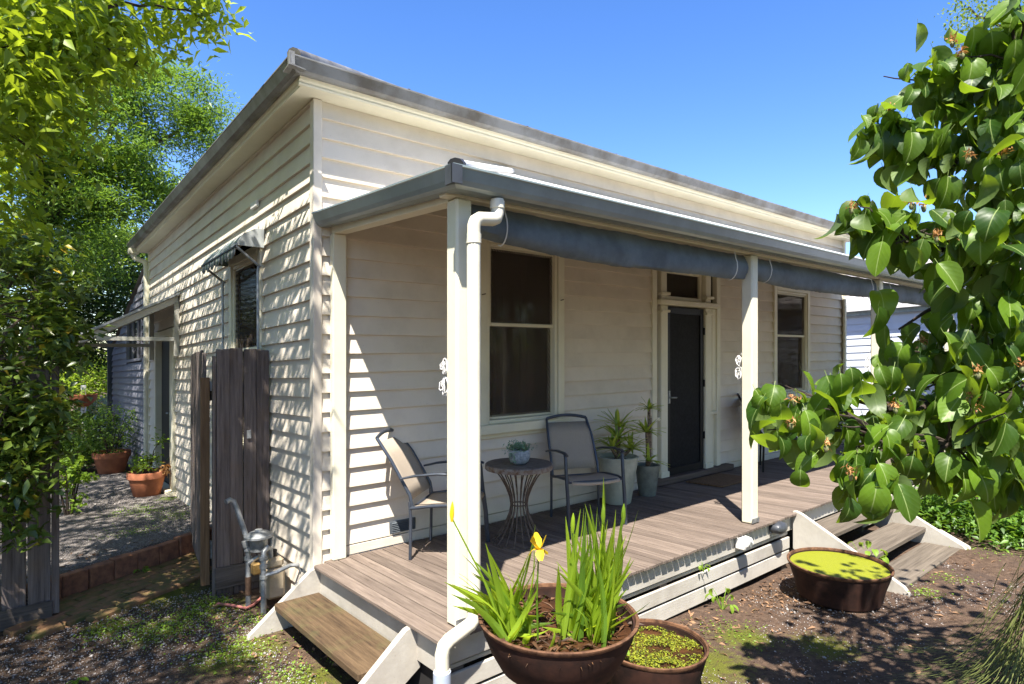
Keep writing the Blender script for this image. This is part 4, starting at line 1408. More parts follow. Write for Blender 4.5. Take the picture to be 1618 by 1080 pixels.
tb = empty('round_table', P(1.40, -.66, .002)); tag(tb, 'small round table with zinc rim on flared wire legs', 'table')
mb = MB(); mb.lathe([(.001, .585), (.27, .585), (.272, .59), (.272, .622), (.266, .627)], 40); mb.build('table_rim', M['tablerim'], tb, shear=False, smooth=True)
MB().lathe([(.001, .628), (.262, .628), (.264, .626)], 40).build('table_top', M['tabletop'], tb, shear=False, smooth=True)
for i in range(18):
    an = 2 * math.pi * i / 18
    pr = [(.20, .583), (.15, .52), (.105, .44), (.075, .36), (.065, .30), (.075, .24), (.11, .15), (.17, .06), (.22, .005)]
    MB().tube([(r_ * math.cos(an), r_ * math.sin(an), z_) for r_, z_ in pr], .0052, 6).build('wire_leg', M['rustwire'], tb, shear=False, smooth=True)
for r_, z_ in ((.068, .30), (.215, .008), (.20, .578)):
    MB().tube([(r_ * math.cos(a_ * math.pi / 12), r_ * math.sin(a_ * math.pi / 12), z_) for a_ in range(25)], .0055, 6).build('wire_ring', M['rustwire'], tb, shear=False, smooth=True)

sp_ = empty('succulent_pot', P(1.37, -.70, .631)); tag(sp_, 'speckled grey bowl of trailing succulent on the round table', 'potted plant')
mb = MB(); mb.lathe([(.045, 0), (.072, .02), (.088, .065), (.085, .105), (.078, .115), (.07, .112), (.07, .095), (.001, .09)], 28); mb.build('pot', M['ceramic'], sp_, shear=False, smooth=True)
pos = np.concatenate([rng.normal(size=(420, 3)) * np.array([.05, .05, .018]) + np.array([0, 0, .135]), rng.normal(size=(70, 3)) * np.array([.018, .018, .04]) + np.array([-.09, -.02, .09])])
foliage('foliage', pos, .024, .011, M['L_succ'], sp_, 'fold', .3, 1.5, 'stuff')


def yucca(parent, base, trunk_h, heads, seedr, m=M['L_yucca']):
    for (dx, dy, h, n, L) in heads:
        top = Vector((base[0] + dx, base[1] + dy, base[2] + h))
        MB().tube([base, Vector(base).lerp(top, .5) + Vector((.01, 0, 0)), top], [.02, .018, .016], 8).build('trunk', M['palmtrunk'], parent, shear=False, smooth=True)
        for i in range(n):
            an = i * 2.4 + random.uniform(-.3, .3); el = R(random.uniform(8, 85)) * (1 - .25 * (i % 3))
            d_ = Vector((math.cos(an) * math.cos(el), math.sin(an) * math.cos(el), math.sin(el)))
            s_ = d_.cross(Vector((0, 0, 1))).normalized()
            l = L * random.uniform(.8, 1.2); w = .0155
            vs = []
            for t, ww in ((0, .7), (.3, 1), (.65, .75), (1, .02)):
                c_ = top + d_ * l * t + Vector((0, 0, -.35 * l * t * t * math.cos(el)))
                vs += [c_ + s_ * w * ww, c_ + Vector((0, 0, -.004)), c_ - s_ * w * ww]
            fs = []
            for k in range(3):
                for q in range(2): fs.append((k * 3 + q, k * 3 + q + 1, k * 3 + q + 4, k * 3 + q + 3))
            MB().add(vs, fs).build('leaf', m, parent, shear=False, smooth=True)


p1 = empty('tall_planter', P(3.02, -.30, .002)); tag(p1, 'large pale green planter of yuccas by the front door', 'potted plant')
MB().lathe([(.13, 0), (.135, .01), (.205, .44), (.21, .47), (.20, .475), (.188, .465), (.18, .43), (.001, .425)], 36).build('pot', M['planter'], p1, shear=False, smooth=True)
MB().lathe([(.001, .432), (.183, .428)], 24).build('soil', M['soil'], p1, shear=False)
yucca(p1, (.0, .0, .43), .2, [(-.03, -.02, .22, 30, .29), (.05, .03, .33, 28, .27), (-.14, -.05, .13, 24, .24), (.11, -.08, .11, 26, .24)], 1)
p2 = empty('small_planter', P(3.50, -.30, .002)); tag(p2, 'smaller dark glazed planter with two yucca canes by the door frame', 'potted plant')
MB().lathe([(.085, 0), (.09, .008), (.128, .30), (.132, .325), (.124, .328), (.116, .318), (.112, .29), (.001, .285)], 32).build('pot', M['planter2'], p2, shear=False, smooth=True)
MB().lathe([(.001, .292), (.114, .289)], 20).build('soil', M['soil'], p2, shear=False)
yucca(p2, (.0, .0, .28), .2, [(.03, .0, .64, 18, .16), (-.05, -.03, .40, 24, .22), (-.06, -.06, .10, 14, .2)], 2)
MB().tube([(.035, .01, .28), (.05, .01, .5), (.055, .01, .82)], [.028, .024, .022], 10).build('cane', M['palmtrunk'], p2, shear=False, smooth=True)
dm = MB(); dm.box(-.36, .36, -.24, .24, 0, .018); dm.jitter(.002)
o = dm.build('doormat', M['mat'], None, shear=False, bevel=.006, loc=P(4.72, -.42, .003), rot=(SLOPE, 0, .02)); o.rotation_euler.x = -SLOPE
tag(o, 'brown coir doormat on the deck at the front door', 'doormat')

# ------------------------------------------------------------------ iron bowls in front of the deck
def iron_bowl(name, loc, R_, H, label, cat='bowl', bottom=.55, rimw=.02):
    t = empty(name, loc); tag(t, label, cat)
    prof = [(R_ * bottom, 0), (R_ * (bottom + .18), H * .12), (R_ * .86, H * .45), (R_ * .955, H * .8), (R_ * .97, H * .93)]
    MB().lathe(prof + [(R_ * .97 - .012, H * .93), (R_ * .94, H * .8), (R_ * .84, H * .45), (R_ * .6, H * .1), (.001, H * .08)], 48, wob=.004).build('shell', M['rust'], t, shear=False, smooth=True)
    MB().lathe([(R_ * .972, H * .9), (R_, H * .94), (R_ * 1.005, H * .985), (R_ * .99, H), (R_ * .965, H * .99), (R_ * .955, H * .94)], 48, wob=.004, caps=False).build('rim', M['rustrim'], t, shear=False, smooth=True)
    return t


b1 = iron_bowl('iris_bowl', Vector((.03, -2.53, .225)), .335, .23, 'rusty iron bowl of yellow irises on a pale pedestal', 'planter')
pedh = .225 - gz(.03, -2.53)
MB().lathe([(.19, -pedh), (.19, -pedh + .06), (.165, -pedh + .09), (.16, -.06), (.185, -.03), (.19, .03)], 32).build('pedestal', M['terraped'], b1, shear=False, smooth=True)
MB().lathe([(.001, .165), (.313, .165)], 40).build('water', M['water'], b1, shear=False)
pos = rng.uniform(-.3, .3, (700, 3)); pos = pos[np.hypot(pos[:, 0], pos[:, 1]) < .295]; pos[:, 2] = .168 + rng.uniform(0, .02, len(pos))
pos = pos[:330]
foliage('debris', pos, rng.uniform(.02, .09, len(pos)), rng.uniform(.004, .02, len(pos)), M['litterdark'], b1, 'fold', 0, .4, 'stuff')


def blade(parent, base, tip, w, bend, m, name='leaf', tw=0):
    base, tip = Vector(base), Vector(tip)
    ax = (tip - base)
    side = ax.cross(Vector((math.cos(tw), math.sin(tw), .1))).normalized()
    nrm_ = side.cross(ax).normalized()
    vs, fs = [], []
    N = 7
    for i in range(N + 1):
        t = i / N
        c_ = base + ax * t + Vector((ax.x, ax.y, 0)) * (bend * (t * t - t)) + nrm_ * (.03 * math.sin(t * 3 + tw))
        if bend > 1: c_.z -= (bend - 1) * .12 * t * t
        ww = w * 1.4 * (1 - t ** 2.6) * (.75 + .5 * min(t * 3, .5)) + .0006
        vs += [c_ - side * ww, c_ + nrm_ * ww * .35, c_ + side * ww]
    for i in range(N):
        for q in range(2): fs.append((i * 3 + q, i * 3 + q + 1, i * 3 + q + 4, i * 3 + q + 3))
    return MB().add(vs, fs).build(name, m, parent, shear=False, smooth=True)


def bowl_pt(u_, v_, Z):
    return Vector(at(u_, v_, Z)) - b1.location


random.seed(21)
# blades: (base px, base py, tip px, tip py, depth, tipdepth)
irises = []
for tu, tv in ((722, 880), (728, 925), (745, 880), (768, 855), (775, 870), (735, 940), (790, 905), (800, 920), (812, 900), (820, 880), (832, 850), (836, 826), (842, 872), (850, 930), (745, 905), (716, 920), (780, 960), (760, 960), (855, 960), (865, 985), (710, 905), (806, 950), (826, 930)):
    irises.append((random.uniform(790, 838), random.uniform(985, 1003), tu, tv, 2.40 + random.uniform(0, .12)))
for tu, tv in ((948, 762), (912, 800), (905, 838), (922, 830), (935, 812), (952, 818), (966, 802), (962, 845), (990, 845), (985, 808), (888, 880), (895, 905), (902, 860), (972, 870), (944, 840), (930, 860), (915, 880), (955, 872), (978, 900), (925, 795), (938, 800), (958, 835), (968, 850), (990, 930), (880, 925), (870, 985), (972, 925), (948, 890), (908, 925), (960, 905), (995, 880), (898, 840), (951, 800)):
    irises.append((random.uniform(885, 968), random.uniform(975, 1000), tu, tv, 2.42 + random.uniform(0, .2)))
irises += [(a + random.uniform(-14, 14), b + random.uniform(-4, 4), c + random.uniform(-16, 16), d + random.uniform(-10, 45), e + random.uniform(-.05, .1)) for a, b, c, d, e in irises] + [(a + random.uniform(-25, 20), b + random.uniform(-6, 4), c + random.uniform(-30, 26), d + random.uniform(0, 70), e + random.uniform(-.08, .12)) for a, b, c, d, e in irises[20:]]
for (bu, bv, tu, tv, Z) in irises:
    b_ = bowl_pt(bu, bv, Z); b_.z = .17
    blade(b1, b_, bowl_pt(tu, tv, Z + random.uniform(-.06, .06)), random.uniform(.0075, .0125), random.uniform(.1, .6), M['L_iris'], tw=random.uniform(0, 6.28))
# stems, buds, flowers
def iris_flower(c_, open_, s=.035):
    if open_:
        for k in range(6):
            an = k * 1.047; dn = -.9 if k % 2 == 0 else .7
            d_ = Vector((math.cos(an), math.sin(an), 0)); sd_ = Vector((-math.sin(an), math.cos(an), 0))
            vs = []
            for t, w_ in ((0, .2), (.35, .7), (.7, .9), (1.0, .35)):
                q = c_ + d_ * s * t * (.55 if dn > 0 else .8) + Vector((random.uniform(-.004, .004), random.uniform(-.004, .004), s * (dn * t * t + .35 * t)))
                vs += [q - sd_ * s * .38 * w_, q + Vector((0, 0, .003)), q + sd_ * s * .38 * w_]
            fs = [(i * 3 + q, i * 3 + q + 1, i * 3 + q + 4, i * 3 + q + 3) for i in range(3) for q in range(2)]
            MB().add(vs, fs).build('petal', M['petal'], b1, shear=False, smooth=True)
    else:
        MB().tube([c_ + Vector((0, 0, -.03)), c_, c_ + Vector((.002, 0, .03)), c_ + Vector((.003, 0, .05))], [.005, .0095, .007, .0015], 8).build('flower_bud', M['petal'] if open_ is None else M['L_iris'], b1, shear=False, smooth=True)


for bu, tu, tv, Z, op in ((850, 851, 868, 2.42, True), (800, 714, 812, 2.44, None), (930, 905, 830, 2.46, False), (955, 985, 815, 2.48, False), (930, 953, 815, 2.5, False)):
    b_ = bowl_pt(bu, 990, Z); b_.z = .17
    tpt = bowl_pt(tu, tv + 6, Z)
    MB().tube([b_, b_.lerp(tpt, .5) + Vector((random.uniform(-.02, .02), 0, 0)), tpt], [.0045, .004, .003], 6).build('stem', M['L_iris'], b1, shear=False, smooth=True)
    iris_flower(bowl_pt(tu, tv, Z), op, .055)

# second bowl, on the ground
x2, y2 = 1.03, -2.26
b2 = iron_bowl('moss_bowl', Vector((x2, y2, gz(x2, y2) - .02)), .295, .30, 'rusty bowl full of yellow green water moss, next to the pedestal', 'planter', .6)
MB().lathe([(.001, .245), (.278, .245)], 36).build('water', M['water'], b2, shear=False)
pos = rng.uniform(-.275, .275, (6500, 3)); pos = pos[np.hypot(pos[:, 0], pos[:, 1]) < .272]
pos[:, 2] = .246 + .012 * rng.random(len(pos)) + .014 * np.clip(np.sin(pos[:, 0] * 21) * np.cos(pos[:, 1] * 17), -.2, 1)
keep = (np.sin(pos[:, 0] * 23 + 1) * np.sin(pos[:, 1] * 19 + 2) + .5 * np.sin(pos[:, 0] * 51 + pos[:, 1] * 44) < .72) & ((np.hypot(pos[:, 0] - .10, pos[:, 1] + .13) + .02 * np.sin(pos[:, 0] * 90) > .07) | (rng.random(len(pos)) < .25))
foliage('water_moss', pos[keep], rng.uniform(.007, .016, keep.sum()), .009, M['L_moss'], b2, 'fold', 0, .7, 'stuff')

x3, y3 = 3.33, -2.31
b3 = iron_bowl('duckweed_bowl', Vector((x3, y3, gz(x3, y3) - .015)), .375, .30, 'wide rusty bowl covered in lime duckweed, beside the front steps', 'planter', .62)
MB().lathe([(.001, .272), (.352, .272)], 48).build('duckweed', M['duck'], b3, shear=False)

# ------------------------------------------------------------------ terracotta pots on the gravel path
def terracotta(loc, r, h, label, nleaf, ls, spread_, hh, m):
    t = empty('terracotta_pot', loc); tag(t, label, 'potted plant', 'terracotta pots along the side path')
    MB().lathe([(r * .66, 0), (r * .70, .01), (r * .93, h * .74), (r * .935, h * .75)], 36).build('pot', M['terra'], t, shear=False, smooth=True)
    MB().lathe([(r * .94, h * .74), (r, h * .75), (r * 1.01, h * .98), (r * .99, h), (r * .9, h), (r * .88, h * .93), (.001, h * .9)], 36).build('pot_rim', M['terra'], t, shear=False, smooth=True)
    MB().lathe([(.001, h * .915), (r * .87, h * .91)], 20).build('soil', M['soil'], t, shear=False)
    mb = MB()
    for k in range(9):
        a_ = k * .7; q = Vector((math.cos(a_) * spread_ * random.uniform(.3, .8), math.sin(a_) * spread_ * random.uniform(.3, .8), h + hh * random.uniform(.5, 1.1)))
        mb.tube([(0.05 * math.cos(a_), .05 * math.sin(a_), h * .9), q * .5 + Vector((0, 0, h * .5)), q], [.008, .006, .003], 5)
    mb.build('stems', M['twig'], t, shear=False)
    pos = crown_points(nleaf, [(0, 0, h + hh * .5, spread_, spread_, hh * .6, 1)], .05, 14, .2)
    pos = pos[pos[:, 2] > h * .95]
    foliage('foliage', pos, rng.uniform(.6, 1.2, len(pos)) * ls, ls * .55, m, t, 'fold', -.2, 1, 'stuff')
    return t


t1 = terracotta(P(-.30, 5.2, -.215), .235, .33, 'orange terracotta pot with leggy herbs, nearer on the gravel path', 420, .05, .2, .22, M['L_weed'])
pos = rng.normal(size=(60, 3)) * np.array([.03, .03, .04]) + np.array([.20, -.12, .36]); foliage('dry_leaves', pos, .07, .03, M['dryflower'], t1, 'fold', -.6, 1, 'stuff')
MB().tube([(.05, 0, .3), (.08, 0, .6), (.16, -.02, .74)], [.007, .006, .004], 5).build('stem', M['twig'], t1, shear=False)
foliage('tip_leaves', rng.normal(size=(40, 3)) * .05 + np.array([.16, -.02, .74]), .06, .035, M['L_weed'], t1, 'fold', -.2, 1, 'stuff')
terracotta(P(-.40, 8.0, -.215), .28, .36, 'pinkish terracotta pot with a bushy shrub, farther along the path', 1500, .055, .5, .75, M['L_mid'])

# ------------------------------------------------------------------ neighbour and far garden
nb = empty('neighbour_house', (12.2, 2, 0)); tag(nb, 'pale blue white weatherboard house next door', 'house')


def nbo(mb, name, m, **k):
    o = mb.build(name, m, nb, **k); o.location = -nb.location
    return o


z = -1.0
while z < 2.32:
    mb = MB(); mb.py([(12.2, z + .165), (12.19, z + .165), (12.175, z), (12.2, z)], -7, 9.0)
    nbo(mb, 'weatherboard', M['neigh']); z += .15
nbo(MB().box(12.2, 18, -7, 9.0, -1, 2.40), 'wall_core', M['neigh'])
nbo(MB().box(12.10, 12.17, -7.1, 9.1, 2.33, 2.50), 'fascia', M['neightrim'])
nbo(MB().box(11.98, 12.098, -7.15, 9.15, 2.42, 2.53), 'gutter', M['white'])
for i in range(18):
    ya = -7.2 + i * .92; yb = ya + .92
    V_ = [(12.0, yb, 2.53), (12.0, ya, 2.53), (16.2, ya, 4.1), (16.2, yb, 4.1)]
    o = corrugated('roof_sheet', V_, .15, .012, M['neighroof'], nb, 4); o.location = -nb.location

rw = empty('garden_wall', (-2.5, 16, 0)); tag(rw, 'low rough stone wall at the end of the side path', 'wall')
random.seed(5)
zz = -1.35
for row in range(5):
    xx = -4.2 + random.uniform(0, .3)
    while xx < 1.6:
        l = random.uniform(.35, .7)
        mb = MB().box(xx - rw.location.x, xx + l - .02 - rw.location.x, -.2, .2, zz, zz + .25); mb.jitter(.02)
        mb.build('stone', M['stonewall'], rw, shear=False, bevel=.03)
        xx += l
    zz += .265
hp = empty('hanging_basket', at(132, 690, 13.5)); tag(hp, 'terracotta hanging bowl on a white post in the far garden', 'planter')
hz = hp.location
MB().tube([(0, 0, -.9), (0, 0, 1.15)], .05, 8).build('post', M['white'], hp, shear=False, smooth=True)
MB().lathe([(.10, .68), (.24, .82), (.27, .95), (.25, .95), (.22, .84), (.001, .8)], 20).build('bowl', M['terra'], hp, shear=False, smooth=True)
foliage('foliage', rng.normal(size=(160, 3)) * np.array([.12, .12, .06]) + np.array([0, 0, 1.0]), .07, .035, M['L_lime'], hp, 'fold', -.2, 1, 'stuff')

# ------------------------------------------------------------------ trees and shrubs
inv = 1 / 2.55


def landing(p):
    return p[:, 0] + (p[:, 2] + SLOPE * 0) * inv, p[:, 1] + p[:, 2] * inv


# overhanging box elder on the left: its canopy dapples the side wall and the path
el_t = empty('box_elder_tree', (-5.2, 2.6, gz(-5.2, 2.6))); tag(el_t, 'bright yellow green tree overhanging the upper left corner', 'tree')


def elo(mb, name, m):
    o = mb.build(name, m, el_t, shear=False, smooth=True); o.location = -el_t.location
    return o


mb = MB(); limb(mb, [(-5.2, 2.6, -.6), (-5.1, 2.5, 1.4), (-4.8, 2.4, 3.2)], .22, .16, 10); elo(mb, 'trunk', M['bark'])
tips = []
for q in ((-2.6, .6, 6.2), (-2.4, 3.4, 6.4), (-3.0, 6.0, 6.4), (-4.0, -.5, 6.2), (-1.9, 1.9, 5.0), (-4.6, 5.0, 7.0), (-1.6, 4.6, 4.9), (-2.3, 6.8, 5.6), (-3.2, .0, 4.6)):
    mb = MB(); limb(mb, [(-4.8, 2.4, 3.2), (np.array((-4.8, 2.4, 3.2)) * .5 + np.array(q) * .5) + np.array([0, 0, .4]), q], .09, .02, 7, .05); elo(mb, 'branch', M['bark'])
n = 100000
uu = rng.uniform(-4.6, 1.25, n); ww = rng.uniform(-2.2, 10.0, n); hh = rng.uniform(3.9, 7.4, n)
p = np.stack([uu - hh * inv, ww - hh * inv, hh], 1)
# clump into sprays
nc = 1250
ci = rng.integers(0, n, nc)
cl = p[ci]
k = rng.integers(0, nc, n)
p = cl[k] + rng.normal(size=(n, 3)) * np.array([.24, .24, .10])
lu, lw = landing(p)
# keep the light open over deck, steps and the strip in front of them
den = np.ones(n)
den[(lw < .05 + .25 * np.sin(lu * 9) * .4) & (lu > -.62 + .2 * np.sin(lw * 5))] = 0
den[(lw < lu - .10)] = 0
den[lw < -1.3] *= .35
edge = (lu > -.75) & (lw < .9) & (lw > -1.2) & (lu < 0)
den[edge] *= .5
den[(lu > .98)] = 0
den[lu < -2.4] *= .75
den *= 1.0
px_u, px_v, px_f = to_px(p)
inframe = (px_f > .3) & (px_u > -40) & (px_u < 1660) & (px_v > -40) & (px_v < 1120)
lim = np.interp(px_u, [-40, 60, 130, 200, 260, 300, 345, 352], [330, 250, 150, 112, 62, 58, 66, 40])
bad = inframe & ((px_u > 348 + 10 * np.sin(px_v * .1)) | (px_v > lim))
den[bad] = 0
den[lw > 1.9] *= .8
p = p[rng.random(n) < den]
p = p[::2]
o = foliage('crown', p, rng.uniform(.10, .16, len(p)), rng.uniform(.040, .062, len(p)), M['L_elder'], None, 'fold', -.45, 1.0, 'stuff')
o.parent = el_t; o.location = -el_t.location
# sprays that reach into the picture at the top left
sprays = [(90, 60, 5.6, 1.0), (30, 150, 5.2, 1), (190, 60, 6.0, .8), (260, 30, 6.4, .7), (320, 28, 6.6, .5), (150, 10, 5.8, 1), (30, 40, 5.0, 1), (80, 130, 5.6, .9), (20, 250, 5.4, 1), (70, 210, 5.8, .8), (20, 330, 5.6, .8), (130, 100, 6.2, .6), (338, 18, 6.6, .35), (300, 12, 6.5, .5), (20, 90, 4.6, 1), (50, 180, 5.0, .9), (100, 20, 5.2, .9), (220, 45, 6.2, .6), (10, 200, 4.8, .9), (60, 95, 5.1, 1), (120, 50, 5.6, .9), (170, 30, 5.9, .8), (100, 90, 5.5, .8), (40, 10, 4.8, 1)]
pp = []
for (u_, v_, Z, w_) in sprays:
    c_ = at(u_, v_, Z * .64)
    pp.append(c_ + rng.normal(size=(int(180 * w_), 3)) * np.array([.16, .16, .12]) * (.55 + .45 * w_))
p = np.concatenate(pp)
o = foliage('spray', p, rng.uniform(.06, .125, len(p)), rng.uniform(.028, .048, len(p)), M['L_elder'], None, 'fold', -.4, 1.0, 'stuff')
o.parent = el_t; o.location = -el_t.location
for (a_, b_) in (((-10, 70, 4.8), (150, 130, 6.0)), ((150, 10, 5.6), (335, 25, 6.6)), ((-10, 200, 5.0), (70, 260, 5.6)), ((-10, 20, 4.8), (130, 60, 5.6)), ((130, 60, 5.6), (240, 120, 6.4))):
    A_, B_ = at(a_[0], a_[1], a_[2] * .64), at(b_[0], b_[1], b_[2] * .64); mb = MB(); limb(mb, [A_, (A_ + B_) / 2 + np.array([0, 0, .04]), B_], .012, .004, 5, .015); elo(mb, 'twig', M['twig'])


def simple_tree(name, label, base, trunk_top, blobs, n, L, W, m, group=None, kind='fold', droop=-.3, clump=.35, per=26, shell=.5, tr=.2, cat='tree', nl=7):
    t = empty(name, base); tag(t, label, cat, group)
    B = Vector(base)
    mb = MB(); limb(mb, [B - B, Vector(trunk_top) - B], tr, tr * .55, 9, tr * .3); mb.build('trunk', M['bark'], t, shear=False, smooth=True)
    for b in blobs[:nl]:
        q = Vector(b[:3]) - B; s_ = Vector(trunk_top) - B
        mb = MB(); limb(mb, [s_, s_.lerp(q, .5) + Vector((0, 0, .2)), q], tr * .5, tr * .1, 6, .06); mb.build('branch', M['bark'], t, shear=False, smooth=True)
    pos = crown_points(n, blobs, clump, per, shell)
    pos = pos[pos[:, 2] > base[2] + .02] - np.array(base)
    foliage('crown', pos, rng.uniform(.7, 1.25, len(pos)) * L, rng.uniform(.8, 1.2, len(pos)) * W, m, t, kind, droop, 1.0, 'stuff')
    return t


# the fine leaved ash behind the house
ash_blobs = []
for (u_, v_, Z, r_, w_) in ((60, 120, 11, 1.3, 1), (10, 40, 11, 1.3, .9), (120, 60, 11.5, 1.1, .9), (185, 60, 11.8, .7, .5), (20, 200, 10.5, 1.2, .9), (230, 160, 11.5, 1.0, 1), (290, 200, 12, .75, .7), (180, 110, 11.5, .9, .8), (120, 200, 11, 1.2, 1.2), (235, 260, 11.5, .95, 1), (160, 300, 11, 1.1, 1.1), (60, 260, 10.5, 1.2, 1.1), (300, 155, 12, .45, .3), (200, 350, 11.5, .75, .8), (100, 370, 10.5, 1.0, 1), (20, 350, 10, 1.1, .9), (330, 190, 12.2, .38, .25), (250, 110, 11.8, .4, .3)):
    c_ = at(u_, v_, Z); ash_blobs.append((*c_, r_, r_, r_ * .8, w_))
simple_tree('ash_tree', 'feathery mid green tree rising behind the rear of the house', (-1.6, 11.5, -.9), (-1.3, 9.6, 3.8), ash_blobs, 76000, .105, .026, M['L_ash'], None, 'diamond', -.35, .23, 420, .45, .22, nl=12)
# darker trees closing the view at the end of the path
dk_blobs = []
for (u_, v_, Z, r_, w_) in ((60, 420, 14, 1.6, 1), (150, 430, 14, 1.4, 1), (0, 480, 13, 1.6, 1), (110, 500, 14, 1.3, 1), (190, 480, 15, 1.0, .7), (190, 400, 15, 1.1, .7), (60, 540, 13.5, 1.1, .7), (150, 545, 15, .9, .5)):
    c_ = at(u_, v_, Z); dk_blobs.append((*c_, r_, r_, r_ * .8, w_))
simple_tree('evergreen_tree', 'dark dense evergreen tree at the end of the side path', (-3.4, 15.5, -1.2), (-3.0, 14.0, 2.5), dk_blobs, 26000, .12, .05, M['L_dark'], None, 'diamond', -.2, .24, 120, .3, .2, nl=6)
lm_blobs = []
for (u_, v_, Z, r_, w_) in ((180, 440, 18, 1.5, 1), (210, 400, 18, 1.1, .8), (120, 590, 19, 1.2, .8), (165, 600, 19, 1.0, .6), (60, 600, 19, 1.4, .8), (100, 380, 20, 2.2, 1)):
    c_ = at(u_, v_, Z); lm_blobs.append((*c_, r_, r_, r_ * .8, w_))
simple_tree('lime_tree', 'sunlit lime green tree far behind the garden wall', (-4.0, 19.5, -1.4), (-3.6, 19.0, 1.5), lm_blobs, 16000, .13, .07, M['L_lime'], None, 'diamond', -.2, .26, 30, .3, .15)

# glossy shrub growing over the left fence
sb = []
for (u_, v_, Z, r_, w_) in ((40, 450, 4.6, .36, 1), (10, 560, 4.3, .34, 1), (60, 540, 4.55, .30, 1), (20, 660, 4.2, .30, 1), (60, 640, 4.3, .20, .7), (85, 470, 4.7, .25, .6), (0, 400, 4.5, .35, .8), (60, 400, 4.8, .25, .5), (10, 760, 4.15, .24, .8), (35, 720, 4.15, .20, .7), (70, 680, 4.3, .14, .4), (20, 830, 4.1, .12, .35), (100, 520, 4.6, .14, .3), (110, 450, 4.8, .12, .25)):
    c_ = at(u_, v_, Z); sb.append((*c_, r_, r_, r_ * .9, w_))
simple_tree('glossy_shrub', 'tall dark glossy shrub spilling over the paling fence', (-2.35, .95, gz(-2.35, .95)), (-2.2, .95, 1.0), sb, 3600, .098, .044, M['L_camellia'], None, 'fold', -.25, .08, 12, .2, .045, 'shrub', 12)
# low planting beside the path beyond the fence
def bush(name, label, u_, v_, Z, r_, n, L, m, cat='shrub', group=None, flat=.75):
    c_ = at(u_, v_, Z); g_ = gz(c_[0], c_[1])
    t = empty(name, (c_[0], c_[1], g_)); tag(t, label, cat, group)
    h_ = c_[2] - g_
    pos = crown_points(n, [(0, 0, h_, r_, r_, r_ * flat, 1), (0, 0, h_ * .5, r_ * .8, r_ * .8, max(.1, h_ * .5), .6)], r_ * .13, 20, .3)
    pos = pos[pos[:, 2] > .02]
    foliage('crown', pos, rng.uniform(.7, 1.25, len(pos)) * L, L * .5, m, t, 'fold', -.2, 1, 'stuff')
    mb = MB()
    for k in range(7):
        a_ = k * .9; mb.tube([(.03 * math.cos(a_), .03 * math.sin(a_), 0), (r_ * .5 * math.cos(a_), r_ * .5 * math.sin(a_), h_)], [.015, .005], 5)
    mb.build('stems', M['twig'], t, shear=False)
    return t


bush('path_shrub', 'leafy green shrub beside the path beyond the fence', 120, 690, 10.5, .6, 2600, .07, M['L_mid'])
bush('low_shrub', 'low dark shrub at the foot of the fence post', 108, 745, 7.2, .25, 700, .07, M['L_weed'])
bush('lime_shrub', 'lime green shrub in front of the stone wall', 118, 645, 14.5, .55, 1400, .09, M['L_lime'])
bush('white_shrub', 'pale silvery shrub by the far garden wall', 165, 650, 15.0, .55, 1300, .10, M['L_pale'])
bush('rear_shrub', 'dense shrub behind the farther terracotta pot', 150, 690, 11.8, .7, 2600, .08, M['L_dark'])

# planting to the right of the steps
for i, (lab, u_, v_, Z, r_, n, L, m) in enumerate((('bright leafy ground cover shrub beside the right stringer', 1515, 800, 7.0, .85, 4200, .085, M['L_ground']),
                                  ('dense green shrub at the right edge below the leaves', 1600, 800, 6.4, .85, 4200, .08, M['L_ground']),
                                  ('dark rounded shrub between the deck end and ground cover', 1425, 735, 9.3, .85, 3200, .09, M['L_mid']),
                                  ('tall dark shrub at the far right behind the ground cover', 1575, 640, 9.3, 1.35, 6500, .10, M['L_dark']))):
    bush(['ground_cover_shrub', 'edge_shrub', 'rounded_shrub', 'tall_shrub'][i], lab, u_, v_, Z, r_, n, L, m)
# strappy flax at the right edge
c_ = at(1650, 850, 3.5); g_ = gz(c_[0], c_[1])
fx = empty('flax_clump', (c_[0], c_[1], g_)); tag(fx, 'drooping strappy grass clump at the lower right edge', 'grass clump')
random.seed(11)
H_ = c_[2] - g_
toleft = math.atan2(-RT[1], -RT[0])
for i in range(190):
    b_ = Vector((random.gauss(0, .05), random.gauss(0, .05), H_ * random.uniform(.2, .9)))
    an = toleft + random.gauss(.15, .55)
    d_ = Vector((math.cos(an), math.sin(an), 0))
    r_ = random.uniform(.3, .95)
    tip = Vector((d_.x * r_, d_.y * r_, .012 + random.uniform(0, .03)))
    m1 = b_ + d_ * r_ * .2 + Vector((0, 0, -.12)); m2 = d_ * r_ * .45; m2.z = .02
    pts = [b_, m1, m2, tip]
    mb = MB(); vs, fs = [], []
    s_ = Vector((-d_.y, d_.x, 0)); w = random.uniform(.0022, .0048)
    for k in range(11):
        t = k / 10
        q = ((1 - t) ** 3) * pts[0] + 3 * t * (1 - t) ** 2 * pts[1] + 3 * t * t * (1 - t) * pts[2] + t ** 3 * pts[3]
        ww = w * (1 - .8 * t)
        vs += [q - s_ * ww, q + s_ * ww]
    fs = [(2 * k, 2 * k + 1, 2 * k + 3, 2 * k + 2) for k in range(10)]
    mb.add(vs, fs).build('leaf', M['L_flax'], fx, shear=False, smooth=True)
MB().tube([(0.05, 0, 0), (.06, 0, H_)], [.05, .035], 10).build('stem', M['twig'], fx, shear=False)

